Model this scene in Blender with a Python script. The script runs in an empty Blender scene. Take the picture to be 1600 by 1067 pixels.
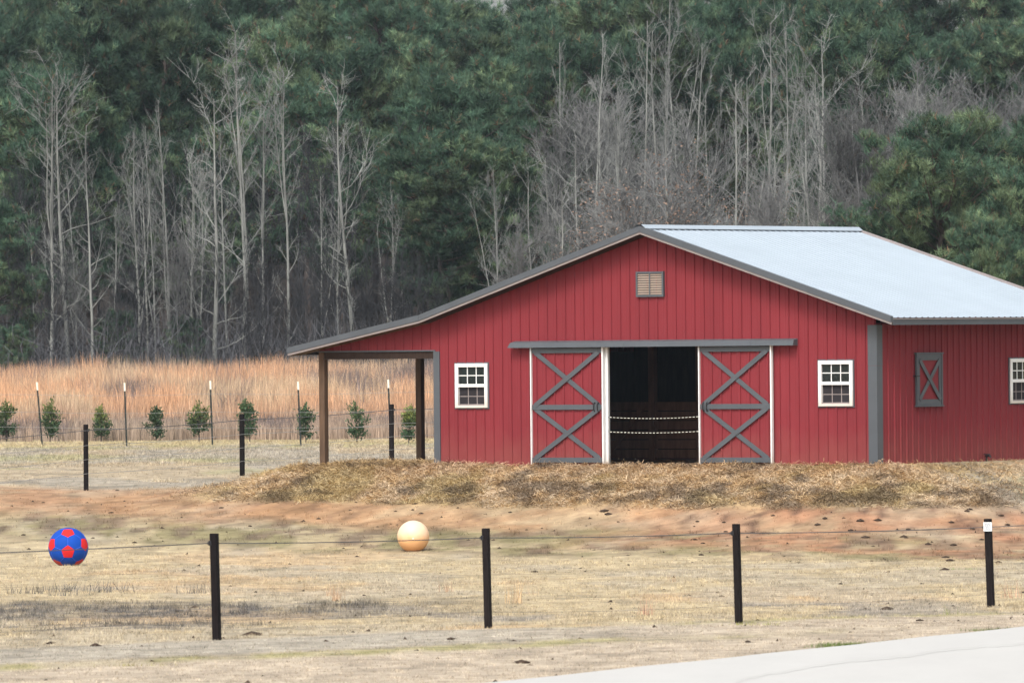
import bpy, math, random
import numpy as np
from mathutils import Vector, Matrix

# ---------------------------------------------------------------- camera, sky, sun, exposure
SC = bpy.context.scene
COL = SC.collection
EYE = 4.0
FPX = 13333.0                                   # focal length for a 1600 px wide frame (a 300 mm lens)
PITCH = math.atan((544.0 - 533.5) / FPX)
ROLL = 0.0093
cd = bpy.data.cameras.new("camera")
cam = bpy.data.objects.new("camera", cd); COL.objects.link(cam)
cd.sensor_width = 36.0; cd.lens = 300.0
cd.clip_start = 1.0; cd.clip_end = 3000.0
cam.matrix_world = (Matrix.Translation((0, 0, EYE)) @ Matrix.Rotation(math.radians(90) + PITCH, 4, 'X')
                    @ Matrix.Rotation(-ROLL, 4, 'Z'))
cd.dof.use_dof = True; cd.dof.focus_distance = 171.0; cd.dof.aperture_fstop = 8.0
SC.camera = cam

SUN_EL, SUN_AZ = math.radians(50), math.radians(200)   # azimuth: clockwise from +Y
w = bpy.data.worlds.new("World"); SC.world = w; w.use_nodes = True
nt = w.node_tree
bg = nt.nodes["Background"]
sky = nt.nodes.new("ShaderNodeTexSky"); sky.sky_type = 'NISHITA'; sky.sun_disc = False
sky.sun_elevation = SUN_EL; sky.sun_rotation = SUN_AZ
sky.air_density = 1.0; sky.dust_density = 4.0; sky.ozone_density = 1.0
hs = nt.nodes.new("ShaderNodeHueSaturation"); hs.inputs['Saturation'].default_value = 0.30
nt.links.new(sky.outputs[0], hs.inputs['Color']); nt.links.new(hs.outputs[0], bg.inputs['Color'])
bg.inputs['Strength'].default_value = 0.15
sd = bpy.data.lights.new("sun", 'SUN'); sun = bpy.data.objects.new("sun", sd); COL.objects.link(sun)
sd.energy = 1.3; sd.angle = math.radians(18); sd.color = (1.0, 0.96, 0.90)
sdir = Vector((math.sin(SUN_AZ) * math.cos(SUN_EL), math.cos(SUN_AZ) * math.cos(SUN_EL), math.sin(SUN_EL)))
sun.rotation_euler = sdir.to_track_quat('Z', 'Y').to_euler()
SC.view_settings.view_transform = 'Standard'; SC.view_settings.look = 'None'
SC.view_settings.gamma = 1.0; SC.view_settings.use_curve_mapping = False
SC.view_settings.exposure = 0.75
SC.render.engine = 'CYCLES'
SC.cycles.max_bounces = 6; SC.cycles.diffuse_bounces = 3; SC.cycles.glossy_bounces = 3
SC.cycles.transmission_bounces = 4; SC.cycles.volume_bounces = 0; SC.cycles.transparent_max_bounces = 8
SC.cycles.use_denoising = True; SC.cycles.denoiser = "OPENIMAGEDENOISE"; SC.cycles.denoising_input_passes = "RGB_ALBEDO_NORMAL"; SC.cycles.denoising_prefilter = "ACCURATE"

rng = np.random.default_rng(7)
R = random.Random(11)

# ---------------------------------------------------------------- noise
def _hash(ix, iy, s):
    n = (ix.astype(np.int64) * 374761393 + iy.astype(np.int64) * 668265263 + s * 974634777) & 0xffffffff
    n = ((n ^ (n >> 13)) * 1274126177) & 0xffffffff
    return ((n ^ (n >> 16)) & 0xffff) / 65535.0
def vnoise(x, y, s=0):
    x = np.asarray(x, float); y = np.asarray(y, float)
    ix = np.floor(x); iy = np.floor(y); fx = x - ix; fy = y - iy
    fx = fx * fx * (3 - 2 * fx); fy = fy * fy * (3 - 2 * fy)
    a = _hash(ix, iy, s); b = _hash(ix + 1, iy, s); c = _hash(ix, iy + 1, s); d = _hash(ix + 1, iy + 1, s)
    return (a * (1 - fx) + b * fx) * (1 - fy) + (c * (1 - fx) + d * fx) * fy
def fbm(x, y, s=0, o=4):
    t = 0; a = .5; n = 0
    for k in range(o):
        t = t + a * vnoise(x * 2 ** k, y * 2 ** k, s + k * 17); n += a; a *= .5
    return t / n
def sstep(a, b, x):
    t = np.clip((x - a) / (b - a), 0, 1); return t * t * (3 - 2 * t)

# ---------------------------------------------------------------- lie of the land
TH = math.radians(34.7)                          # the barn front is turned this far from square-on
BC = np.array([7.34, 172.0])                     # the barn's near corner
EX = np.array([math.cos(TH), -math.sin(TH)]); EY = np.array([math.sin(TH), math.cos(TH)])
BL = 7.45; BW = 10.88; LW = 13.9                 # length, main width, width with the lean-to
PADZ = 1.60
def blocal(X, Y):
    dx = X - BC[0]; dy = Y - BC[1]
    return dx * EX[0] + dy * EX[1], dx * EY[0] + dy * EY[1]
def pad_dist(X, Y):
    a, b = blocal(X, Y)
    da = np.maximum(np.maximum(-14.2 - a, a - .4), 0); db = np.maximum(np.maximum(-b - .1, b - BL - .3), 0)
    return np.hypot(da, db)
LY = [-60, 0, 30, 50, 85, 112, 130, 150, 163, 169, 176, 182, 196, 230, 240, 290, 300, 340, 380, 430, 520, 900, 3000]
LZ = [2.4, 2.4, 1.6, .9, .3, .3, .1, 0, -.05, .0, .55, 1.05, 1.3, 1.45, 1.5, 2.4, 2.8, 4.6, 7.0, 9.5, 10.5, 12, 14]
def terr(X, Y, rough=True):
    X = np.asarray(X, float); Y = np.asarray(Y, float)
    low = np.interp(Y, LY, LZ)
    D = pad_dist(X, Y)
    h = np.interp(D, [0, .25, .6, 1.4, 2.7, 4.5, 7.5, 12, 40], [1.58, 1.50, 1.42, 1.2, .84, .38, 0, -.6, -3])
    z = np.maximum(low, h) + .10 * np.exp(-((low - h) / .25) ** 2) * sstep(1.55, 1.3, h)
    if rough:
        dense = sstep(3.6, 2.4, D) * sstep(-.2, .35, D)
        z = z + dense * (.17 * fbm(X * 1.4, Y * 1.4, 5) - .085)
        z = z + .05 * (fbm(X * .35, Y * .35, 9) - .5) * sstep(100, 120, Y)
    return z
def sight(px, py, far=900.0):
    """where the line of sight through a spot of the photograph meets the land"""
    a = px - 800; b = py - 533.5; c, s = math.cos(ROLL), math.sin(ROLL)
    u = a * c - b * s; v = a * s + b * c - (544 - 533.5)
    Y = np.arange(70, far, .05); X = u / FPX * Y; Z = EYE - v / FPX * Y
    k = np.nonzero(terr(X, Y, False) >= Z)[0]
    k = k[0] if len(k) else len(Y) - 1
    return float(X[k]), float(Y[k]), float(terr(X[k], Y[k]))
def xz_at(px, py, Y):
    a = px - 800; b = py - 533.5; c, s = math.cos(ROLL), math.sin(ROLL)
    u = a * c - b * s; v = a * s + b * c - (544 - 533.5)
    return u / FPX * Y, EYE - v / FPX * Y

# ---------------------------------------------------------------- mesh helpers
def new_mesh(name, V, F, mat=None, tint=None, smooth=False):
    V = np.asarray(V, np.float32).reshape(-1, 3)
    me = bpy.data.meshes.new(name)
    if isinstance(F, np.ndarray):
        n = F.shape[1]
        me.vertices.add(len(V)); me.vertices.foreach_set("co", V.ravel())
        me.loops.add(F.size); me.loops.foreach_set("vertex_index", F.astype(np.int32).ravel())
        me.polygons.add(len(F)); me.polygons.foreach_set("loop_start", np.arange(0, F.size, n, dtype=np.int32))
        me.update(calc_edges=True)
    else:
        me.from_pydata([tuple(map(float, v)) for v in V], [], F); me.update()
    if tint is not None:
        t = np.ones((len(V), 4), np.float32); t[:, :3] = tint
        at = me.color_attributes.new("tint", 'FLOAT_COLOR', 'POINT'); at.data.foreach_set("color", t.ravel())
    if smooth: me.polygons.foreach_set("use_smooth", np.ones(len(me.polygons), bool))
    if mat: me.materials.append(mat)
    return me
def obj(name, me, parent=None, **props):
    o = bpy.data.objects.new(name, me); COL.objects.link(o)
    if parent is not None: o.parent = parent
    for k, v in props.items(): o[k] = v
    return o
def thing(name, label, cat, loc=(0, 0, 0), rz=0.0, group=None, me=None):
    o = obj(name, me); o.location = loc; o.rotation_euler = (0, 0, rz)
    o['label'] = label; o['category'] = cat
    if group: o['group'] = group
    return o
class MB:
    def __init__(s): s.v = []; s.f = []
    def add(s, vs, fs):
        n = len(s.v); s.v += [tuple(v) for v in vs]; s.f += [tuple(i + n for i in f) for f in fs]; return s
    def box(s, x0, x1, y0, y1, z0, z1):
        vs = [(x, y, z) for z in (z0, z1) for y in (y0, y1) for x in (x0, x1)]
        return s.add(vs, [(0, 2, 3, 1), (4, 5, 7, 6), (0, 1, 5, 4), (2, 6, 7, 3), (0, 4, 6, 2), (1, 3, 7, 5)])
    def bar(s, p, q, side, up):
        """box from p to q; side and up are half-extent vectors"""
        p, q, a, b = map(Vector, (p, q, side, up)); vs = []
        for c in (p, q):
            vs += [c - a - b, c + a - b, c + a + b, c - a + b]
        return s.add(vs, [(3, 2, 1, 0), (4, 5, 6, 7), (0, 1, 5, 4), (1, 2, 6, 5), (2, 3, 7, 6), (3, 0, 4, 7)])
    def tube(s, pts, rad, n=6, cap=True):
        vs, fs = tube(pts, rad, n, cap); return s.add(vs, fs)
    def mesh(s, name, mat, smooth=False): return new_mesh(name, s.v, s.f, mat, None, smooth)
    def build(s, name, mat, parent=None, smooth=False, bevel=0, **props):
        o = obj(name, s.mesh(name, mat, smooth), parent, **props)
        if bevel:
            m = o.modifiers.new("b", 'BEVEL'); m.width = bevel; m.segments = 2; m.limit_method = 'ANGLE'
        return o
def tube(pts, rad, n=6, cap=True):
    pts = [Vector(p) for p in pts]; m = len(pts); vs = []; fs = []
    if not hasattr(rad, '__len__'): rad = [rad] * m
    t0 = (pts[-1] - pts[0]).normalized()
    ref = Vector((0, 0, 1)) if abs(t0.z) < .8 else Vector((1, 0, 0))
    for i, p in enumerate(pts):
        t = (pts[min(i + 1, m - 1)] - pts[max(i - 1, 0)]).normalized()
        a = t.cross(ref).normalized(); b = a.cross(t)
        for k in range(n):
            an = 2 * math.pi * k / n
            vs.append(p + (a * math.cos(an) + b * math.sin(an)) * rad[i])
    for i in range(m - 1):
        for k in range(n):
            k2 = (k + 1) % n
            fs.append((i * n + k, i * n + k2, (i + 1) * n + k2, (i + 1) * n + k))
    if cap and n > 2:
        fs.append(tuple(range(n))); fs.append(tuple((m - 1) * n + n - 1 - k for k in range(n)))
    return vs, fs

# ---------------------------------------------------------------- materials
def mat(name, col, rough=.7, spec=.3, metal=0, var=.12, scale=3.0, stretch=(1, 1, 1), bump=0, bscale=40,
        tint=False, col2=None, thresh=(.45, .65), coords='Object', rand=0.0):
    m = bpy.data.materials.new(name); m.use_nodes = True; t = m.node_tree; N = t.nodes; L = t.links
    p = N["Principled BSDF"]; p.inputs['Roughness'].default_value = rough
    p.inputs['Specular IOR Level'].default_value = spec; p.inputs['Metallic'].default_value = metal
    tc = N.new("ShaderNodeTexCoord"); mp = N.new("ShaderNodeMapping"); mp.inputs['Scale'].default_value = stretch
    L.new(tc.outputs[coords], mp.inputs[0])
    nz = N.new("ShaderNodeTexNoise"); nz.inputs['Scale'].default_value = scale; nz.inputs['Detail'].default_value = 6
    nz.inputs['Roughness'].default_value = .65
    L.new(mp.outputs[0], nz.inputs['Vector'])
    if tint:
        at = N.new("ShaderNodeAttribute"); at.attribute_name = "tint"; base = at.outputs['Color']
    else:
        rg = N.new("ShaderNodeRGB"); rg.outputs[0].default_value = (*col, 1); base = rg.outputs[0]
    if col2 is not None:
        r2 = N.new("ShaderNodeTexNoise"); r2.inputs['Scale'].default_value = scale * .6; r2.inputs['Detail'].default_value = 8
        L.new(mp.outputs[0], r2.inputs['Vector'])
        mr = N.new("ShaderNodeMapRange"); mr.inputs[1].default_value = thresh[0]; mr.inputs[2].default_value = thresh[1]
        L.new(r2.outputs[0], mr.inputs[0])
        mx = N.new("ShaderNodeMix"); mx.data_type = 'RGBA'; L.new(mr.outputs[0], mx.inputs['Factor'])
        L.new(base, mx.inputs['A']); mx.inputs['B'].default_value = (*col2, 1); base = mx.outputs['Result']
    mr = N.new("ShaderNodeMapRange"); mr.inputs[1].default_value = .25; mr.inputs[2].default_value = .75
    mr.inputs[3].default_value = 1 - var * 1.5; mr.inputs[4].default_value = 1 + var * 1.5
    L.new(nz.outputs[0], mr.inputs[0])
    fac = mr.outputs[0]
    if rand:
        oi = N.new("ShaderNodeObjectInfo"); m2 = N.new("ShaderNodeMapRange")
        m2.inputs[3].default_value = 1 - rand; m2.inputs[4].default_value = 1 + rand
        L.new(oi.outputs['Random'], m2.inputs[0])
        mu = N.new("ShaderNodeMath"); mu.operation = 'MULTIPLY'; L.new(fac, mu.inputs[0]); L.new(m2.outputs[0], mu.inputs[1]); fac = mu.outputs[0]
    vm = N.new("ShaderNodeVectorMath"); vm.operation = 'SCALE'
    L.new(base, vm.inputs[0]); L.new(fac, vm.inputs['Scale']); L.new(vm.outputs[0], p.inputs['Base Color'])
    if bump:
        bn = N.new("ShaderNodeTexNoise"); bn.inputs['Scale'].default_value = bscale; bn.inputs['Detail'].default_value = 5
        L.new(mp.outputs[0], bn.inputs['Vector'])
        b = N.new("ShaderNodeBump"); b.inputs['Strength'].default_value = .8; b.inputs['Distance'].default_value = bump
        L.new(bn.outputs[0], b.inputs['Height']); L.new(b.outputs[0], p.inputs['Normal'])
    return m
M = dict(
    ground=mat("ground_soil", None, .95, .1, var=.22, scale=2.2, tint=True, bump=.05, bscale=9),
    blade=mat("grass_blade", None, .8, .15, var=.1, scale=1.5, tint=True),
    needle=mat("pine_needle", None, .75, .2, var=.22, scale=.8, tint=True, rand=.38),
    red=mat("red_siding", (.200, .027, .034), .6, .15, var=.07, scale=1.2, stretch=(1, 1, .25), rand=.055),
    grey=mat("grey_trim", (.078, .087, .098), .5, .35, var=.08, scale=2),
    white=mat("white_vinyl", (.80, .80, .79), .4, .4, var=.03, scale=3),
    roof=mat("white_metal_roof", (.34, .395, .445), .5, .3, var=.04, scale=.6, stretch=(1, 1, 1)),
    tan=mat("tan_trim", (.28, .24, .23), .7, .2, var=.1, scale=3),
    wood=mat("treated_wood", (.105, .066, .042), .8, .15, var=.3, scale=3, stretch=(4, 4, .5), bump=.004, bscale=20),
    shade_dark_wood=mat("shade_dark_rough_wood", (.04, .026, .02), .85, .1, var=.3, scale=3, stretch=(4, 4, .6)),  # darkened: shade on the recessed header beam is put into the colour
    stall=mat("reddish_stall_wood", (.15, .07, .045), .8, .15, var=.3, scale=3, stretch=(4, 4, .6)),
    post=mat("black_painted_wood", (.012, .009, .009), .8, .1, var=.35, scale=9, stretch=(5, 5, .6), bump=.006, bscale=30, rand=.2),
    steel=mat("dark_green_steel", (.016, .022, .02), .6, .3, var=.2, scale=6),
    cream=mat("cream_paint", (.72, .70, .58), .6, .3, var=.08, scale=9),
    glass=mat("dark_window_glass", (.012, .018, .018), .08, .5, var=.3, scale=3),
    screen=mat("insect_screen", (.030, .027, .030), .8, .1, var=.15, scale=3),
    louvre=mat("louvre_slat", (.30, .235, .19), .7, .2, var=.1, scale=5),
    iron=mat("black_iron", (.01, .01, .012), .5, .4, var=.1),
    wire=mat("fence_wire", (.07, .07, .075), .5, .4, metal=.0, var=.1),
    wire2=mat("galvanised_wire", (.27, .27, .26), .5, .4, var=.1),
    blue=mat("blue_ball_cloth", (.005, .060, .36), .7, .15, var=.08, scale=4),
    redpatch=mat("red_ball_patch", (.60, .022, .022), .7, .15, var=.06, scale=6),
    seam=mat("pale_blue_seam", (.05, .14, .72), .55, .3, var=.05),
    bark=mat("pine_bark", (.075, .062, .056), .95, .1, var=.3, scale=1.5, rand=.2),
    pale=mat("pale_bark", (.25, .255, .235), .9, .1, var=.25, scale=.9, stretch=(1, 1, .6), col2=(.10, .10, .095), thresh=(.50, .68), rand=.15),
    palet=mat("pale_twig", (.20, .205, .195), .9, .1, var=.25, scale=.5, rand=.2),
    shade_twig=mat("shade_dark_twig", (.040, .041, .044), .9, .1, var=.4, scale=.5, rand=.4),  # darker copy of the grey twig, with the wood's inner shade in its colour
    twig=mat("grey_twig", (.135, .136, .134), .9, .1, var=.25, scale=.5, rand=.25),
    leafb=mat("withered_leaf", (.25, .175, .135), .85, .1, var=.35, scale=2.5),
    shrub=mat("shrub_leaf", None, .6, .3, var=.2, scale=5, tint=True, rand=.15),
    road=mat("pale_concrete", (.46, .452, .43), .9, .2, var=.035, scale=.8, stretch=(1, .25, 1), bump=.003, bscale=30),
    crack=mat("crack_dirt", (.38, .37, .35), .95, .1),
    clod=mat("dark_dung", (.055, .038, .028), .95, .1, var=.3, scale=8),
    sign=mat("sign_white", (.74, .75, .76), .5, .3, var=.03),
    print_=mat("sign_print", (.25, .28, .32), .6, .2),
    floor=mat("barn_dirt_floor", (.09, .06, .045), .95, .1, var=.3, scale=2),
)

def splash(m, z0, z1, col, amt):
    t = m.node_tree; N = t.nodes; L = t.links; p = N["Principled BSDF"]; src = p.inputs['Base Color'].links[0].from_socket
    tc = N.new("ShaderNodeTexCoord"); sx = N.new("ShaderNodeSeparateXYZ"); L.new(tc.outputs['Object'], sx.inputs[0])
    nz = N.new("ShaderNodeTexNoise"); nz.inputs['Scale'].default_value = 2.5; nz.inputs['Detail'].default_value = 8; L.new(tc.outputs['Object'], nz.inputs['Vector'])
    ma = N.new("ShaderNodeMath"); ma.operation = 'MULTIPLY_ADD'; L.new(nz.outputs[0], ma.inputs[0]); ma.inputs[1].default_value = -.9; L.new(sx.outputs['Z'], ma.inputs[2])
    mr = N.new("ShaderNodeMapRange"); mr.inputs[1].default_value = z0 - .45; mr.inputs[2].default_value = z1 - .45; mr.inputs[3].default_value = amt; mr.inputs[4].default_value = 0; L.new(ma.outputs[0], mr.inputs[0])
    mx = N.new("ShaderNodeMix"); mx.data_type = 'RGBA'; L.new(mr.outputs[0], mx.inputs['Factor']); L.new(src, mx.inputs['A']); mx.inputs['B'].default_value = (*col, 1); L.new(mx.outputs['Result'], p.inputs['Base Color'])
splash(M['red'], .1, .75, (.28, .12, .09), .22)
splash(M['white'], .0, .35, (.45, .33, .22), .5)
splash(M['blue'], -.42, -.18, (.20, .15, .10), .6)
splash(M['redpatch'], -.42, -.18, (.22, .15, .10), .6)

# ---------------------------------------------------------------- ground colour by place
def C3(*a): return np.array(a)
rn_ = np.array([16.3, -6.64]) / math.hypot(16.3, 6.64)
FENCE = lambda X: 112.8 + .98 * (X + .34)
def ground_tint(X, Y):
    X = np.asarray(X, float); Y = np.asarray(Y, float)
    n1 = fbm(X * .55, Y * .16, 1, 5); n2 = fbm(X * 1.7, Y * .5, 2, 4); n3 = fbm(X * .22, Y * .09, 3, 4); n4 = fbm(X * 5, Y * 1.6, 4, 3); n6 = fbm(X * 1.3, Y * 1.0, 6, 4)
    a, b = blocal(X, Y); d = -b; D = pad_dist(X, Y)
    def mix(c, col, f): f = np.clip(f, 0, 1)[..., None]; return c * (1 - f) + np.asarray(col) * f
    c = np.zeros(X.shape + (3,)) + C3(.41, .335, .215)
    c = mix(c, (.44, .315, .19), sstep(.5, .62, n3) * .6)
    c = mix(c, (.365, .315, .235), sstep(.5, .62, n1) * .7)
    c = mix(c, (.26, .225, .165), sstep(.60, .74, n2) * .45)
    # moss and worn turf in front of the bank
    moss = sstep(4.2, 5.6, d + 1.5 * (n1 - .5)) * sstep(10.5, 8.0, d + 2.5 * (n1 - .5))
    c = mix(c, (.225, .195, .105), moss * (.35 + .75 * sstep(.42, .6, n2)))
    c = mix(c, (.17, .125, .09), moss * sstep(.5, .62, fbm(X * 2.1, Y * .9, 21)) * .8)
    # trodden red clay
    left = sstep(-9, -13, a) * sstep(7.5, 4.0, d + 2 * (n1 - .5)) * sstep(-2.0, .2, d + 1.2 * (n2 - .5))
    c = mix(c, (.34, .205, .12), left * (.55 + .45 * sstep(.38, .6, fbm(X * .8, Y * .8, 36))) * (.85 + .6 * (n2 - .4)))
    mid = sstep(2.4, 3.1, D) * sstep(5.8, 4.2, D + 1.5 * (n1 - .5)) * (b < 2)
    c = mix(c, (.33, .195, .105), mid * (.4 + .6 * sstep(.38, .6, fbm(X * .9, Y * .9, 35))) * (.75 + .8 * (n2 - .4)))
    right = sstep(-4.5, .5, a + 2 * (n1 - .5)) * sstep(2.2, 3.2, D) * sstep(9.0, 6.5, d + 3 * (n1 - .5))
    c = mix(c, (.335, .18, .105), right * (.25 + .8 * sstep(.38, .6, fbm(X * .9, Y * .9, 34))) * (.62 + 1.0 * (n2 - .35)))
    c = mix(c, (.12, .07, .05), (mid + right) * sstep(.56, .7, fbm(X * 5.5, Y * 1.6, 22)) * .4)
    # straw bank
    hay = sstep(3.3, 2.4, D + .8 * (n2 - .5)) * sstep(1.0, -.4, b - 1.5) * sstep(4, 0, a) * sstep(-17, -14, a)
    c = mix(c, (.42, .30, .16), hay)
    c = mix(c, (.16, .11, .075), hay * sstep(.54, .64, fbm(X * 1.9, Y * 1.9, 23)) * .6)
    # the scorched grey strip at the left
    g = sstep(119.5, 122.5, Y + 4 * (n1 - .5)) * sstep(135.5, 131.5, Y + 4 * (n1 - .5)) * sstep(.3, -4.2, X + 3 * (n3 - .5))
    g2 = sstep(113.5, 115.5, Y) * sstep(121, 119, Y + 3 * (n1 - .5)) * sstep(-2.2, -4.2, X + 2 * (n3 - .5)) * .9
    n7 = fbm(X * 2.6, Y * 2.0, 33, 4)
    c = mix(c, (.115, .105, .096), np.maximum(g * (.30 + .45 * sstep(.40, .62, n2) + .6 * sstep(.42, .6, n7)), g2 * (.15 + .9 * sstep(.42, .6, n7))) * .9)
    g3 = sstep(117, 119, Y) * sstep(131, 127, Y) * sstep(-3, 1.0, X) * sstep(9, 4, X)
    c = mix(c, (.24, .215, .19), g3 * sstep(.45, .6, n1) * .7)
    # verge
    v = Y - FENCE(X)
    vg = sstep(.3, -.6, v)
    c = mix(c, C3(.40, .335, .255), vg)
    c = mix(c, (.325, .295, .24), vg * sstep(-6.3, -4.8, v + 1.5 * (n3 - .5)) * sstep(4, -2, X) * .85)
    c = mix(c, (.30, .27, .14), sstep(-8.2, -7, v + (n1 - .5)) * sstep(-5.0, -6.2, v + (n1 - .5)) * (.3 + .8 * sstep(.4, .6, n2)) * sstep(6, 0, X) * .9)
    c = mix(c, (.33, .30, .13), np.exp(-(v / .8) ** 2) * sstep(-1, 3, X) * .6 * sstep(.4, .6, n2))
    re = X * rn_[0] + (Y - 94.3) * rn_[1]
    c = mix(c, (.13, .105, .075), np.exp(-((re + .06) / .07) ** 2) * .85)
    # field behind
    back = sstep(1.5, -1.5, d) * sstep(.3, 1.2, D)
    c = mix(c, (.36, .295, .205), back)
    c = mix(c, (.31, .275, .22), back * sstep(.45, .58, n1) * .9)
    c = mix(c, (.30, .29, .155), back * sstep(.5, .62, n3) * .6)
    c = mix(c, (.33, .30, .16), sstep(222, 227, Y) * sstep(.40, .58, n2) * .8)
    c = mix(c, (.40, .32, .19), sstep(229, 232, Y) * .7)
    c = mix(c, (.030, .025, .021), sstep(283, 292, Y))  # forest floor litter, darkened to hold the shade under the trees
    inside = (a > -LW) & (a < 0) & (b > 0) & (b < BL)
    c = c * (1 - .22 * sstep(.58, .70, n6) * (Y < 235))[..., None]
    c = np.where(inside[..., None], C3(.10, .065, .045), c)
    return np.clip(c * (1 + .55 * (n4 - .5))[..., None], .01, .8)

def axis(segs):
    out = []
    for a, b, s in segs: out += list(np.arange(a, b, s))
    return np.array(out + [segs[-1][1]])
gx = axis([(-500, -100, 50), (-100, -30, 5), (-30, -15, .6), (-15, 15, .17), (15, 30, .6), (30, 100, 5), (100, 500, 50)])
gy = axis([(-60, 80, 5), (80, 160, .4), (160, 200, .17), (200, 300, .6), (300, 520, 5), (520, 3000, 124)])
GX, GY = np.meshgrid(gx, gy)
GZ = terr(GX, GY)
V = np.stack([GX, GY, GZ], -1).reshape(-1, 3); nx, ny = len(gx), len(gy)
i = np.arange((ny - 1) * nx).reshape(ny - 1, nx)[:, :-1].ravel()
F = np.stack([i, i + 1, i + nx + 1, i + nx], 1)
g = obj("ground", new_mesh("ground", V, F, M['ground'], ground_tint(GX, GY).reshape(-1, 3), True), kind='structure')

# concrete road, bottom right
rd = np.array([6.64, 16.3]); rd /= np.linalg.norm(rd); rn = np.array([rd[1], -rd[0]])
def road_pt(s, t): p = np.array([0.0, 94.3]) + rd * s + rn * t; return p
mb = MB(); ss = np.arange(-60, 60, 1.0)
for k, s in enumerate(ss):
    for t, dz in ((.0, -.12), (.0, .006), (3.5, .03), (7, .006), (7, -.12)):
        p = road_pt(s, t + (.03 * math.sin(s * 1.3) + .02 * math.sin(s * 3.1) if t == 0 else 0)); mb.v.append((p[0], p[1], float(terr(p[0], p[1], False)) + .035 + dz))
for k in range(len(ss) - 1):
    for j in range(4): mb.f.append((k * 5 + j, k * 5 + j + 1, (k + 1) * 5 + j + 1, (k + 1) * 5 + j))
road = mb.build("road", M['road'], kind='structure')
mb = MB()
ck = [(1020 + 0, 1120), (1130, 1083), (1180, 1066), (1260, 1052), (1330, 1042), (1385, 1037), (1440, 1030), (1490, 1022), (1560, 1017), (1640, 1011)]
for t in np.linspace(0, 1, 60):
    q = t * (len(ck) - 1); k = min(int(q), len(ck) - 2); fr = q - k
    px = ck[k][0] * (1 - fr) + ck[k + 1][0] * fr; py = ck[k][1] * (1 - fr) + ck[k + 1][1] * fr + R.uniform(-1.2, 1.2)
    X, Y, Z = sight(px, py); mb.v.append((X, Y - .035, float(terr(X, Y, False)) + .078)); mb.v.append((X, Y + .035, float(terr(X, Y, False)) + .078))
for k in range(59): mb.f.append((2 * k, 2 * k + 2, 2 * k + 3, 2 * k + 1))
mb.build("road_crack", M['crack'], road)

# ---------------------------------------------------------------- scattered blades
def scatter_blades(X, Y, tint, hgt, wid, per, lean=.5, seg2=False, zoff=0.0, spread=.03, tv=.42):
    """per blades at each root, each a thin curved leaf of one or two facets"""
    X = np.repeat(X, per) + rng.normal(0, spread, len(X) * per); Y = np.repeat(Y, per) + rng.normal(0, spread, len(Y) * per)
    tint = np.repeat(tint * (1 + tv * rng.uniform(-1, 1, (len(tint), 1))), per, 0) * rng.uniform(.8, 1.2, (len(X), 1))
    h = np.repeat(hgt, per) * rng.uniform(.55, 1.2, len(X)); n = len(X)
    z = terr(X, Y) + zoff - .01; az = rng.uniform(0, 2 * np.pi, n); ln = rng.normal(0, lean, n) * h
    fa = rng.uniform(0, np.pi, n); wx = np.cos(fa) * wid / 2; wy = np.sin(fa) * wid / 2 * .5
    dx = np.cos(az) * ln; dy = np.sin(az) * ln
    P0 = np.stack([X - wx, Y - wy, z], 1); P1 = np.stack([X + wx, Y + wy, z], 1)
    if not seg2:
        P2 = np.stack([X + dx, Y + dy, z + h], 1)
        V = np.stack([P0, P1, P2], 1).reshape(-1, 3); F = np.arange(n * 3).reshape(-1, 3)
        return V, F, np.repeat(tint, 3, 0)
    A = np.stack([X + dx * .3 - wx * .8, Y + dy * .3 - wy * .8, z + h * .55], 1); B = np.stack([X + dx * .3 + wx * .8, Y + dy * .3 + wy * .8, z + h * .55], 1)
    T = np.stack([X + dx, Y + dy, z + h], 1)
    V = np.stack([P0, P1, B, A, T], 1).reshape(-1, 3); b5 = np.arange(n)[:, None] * 5
    F = np.concatenate([b5 + [0, 1, 2], b5 + [0, 2, 3], b5 + [3, 2, 4]])
    return V, F, np.repeat(tint, 5, 0)
def onroad(X, Y):
    r = (X - 0) * rn[0] + (Y - 94.3) * rn[1]; return (r > -.02 - .05 * vnoise(X * 2, Y * 2, 31)) & (r < 7.1)
n = 62000
u = rng.uniform(0, 1, n); Y = 90 * (205 / 90) ** u; X = rng.uniform(-1, 1, n) * (.063 * Y + 2.5)
keep = ~onroad(X, Y); a_, b_ = blocal(X, Y); keep &= ~((a_ > -LW - .3) & (a_ < .1) & (b_ > -.1))
clay = vnoise(X * 1.5, Y * .5, 41)
tn = ground_tint(X, Y); redness = tn[:, 0] / (tn[:, 1] + .01)
keep &= rng.uniform(0, 1, n) > sstep(1.6, 2.4, redness) * .25
X, Y, tn = X[keep], Y[keep], tn[keep]
burnt = (tn.mean(1) < .16)
h = np.where(burnt, .085, .035 + .03 * vnoise(X * .8, Y * .3, 42)); h = np.where(Y < FENCE(X), .035, h)
V, F, T = scatter_blades(X, Y, tn * 1.06, h, .012, 5, .6)
obj("short_grass", new_mesh("short_grass", V, F, M['blade'], T), kind='stuff', label='short dry winter grass of the paddock and the verge')
n = 14000; Y = rng.uniform(200, 238, n); X = rng.uniform(-20, 2, n); tn = ground_tint(X, Y)
V, F, T = scatter_blades(X, Y, tn * 1.05, np.full(n, .07), .02, 4, .6)
obj("short_grass", new_mesh("short_grass", V, F, M['blade'], T), kind='stuff', label='thin pale grass between the barn and the tall field')
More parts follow.
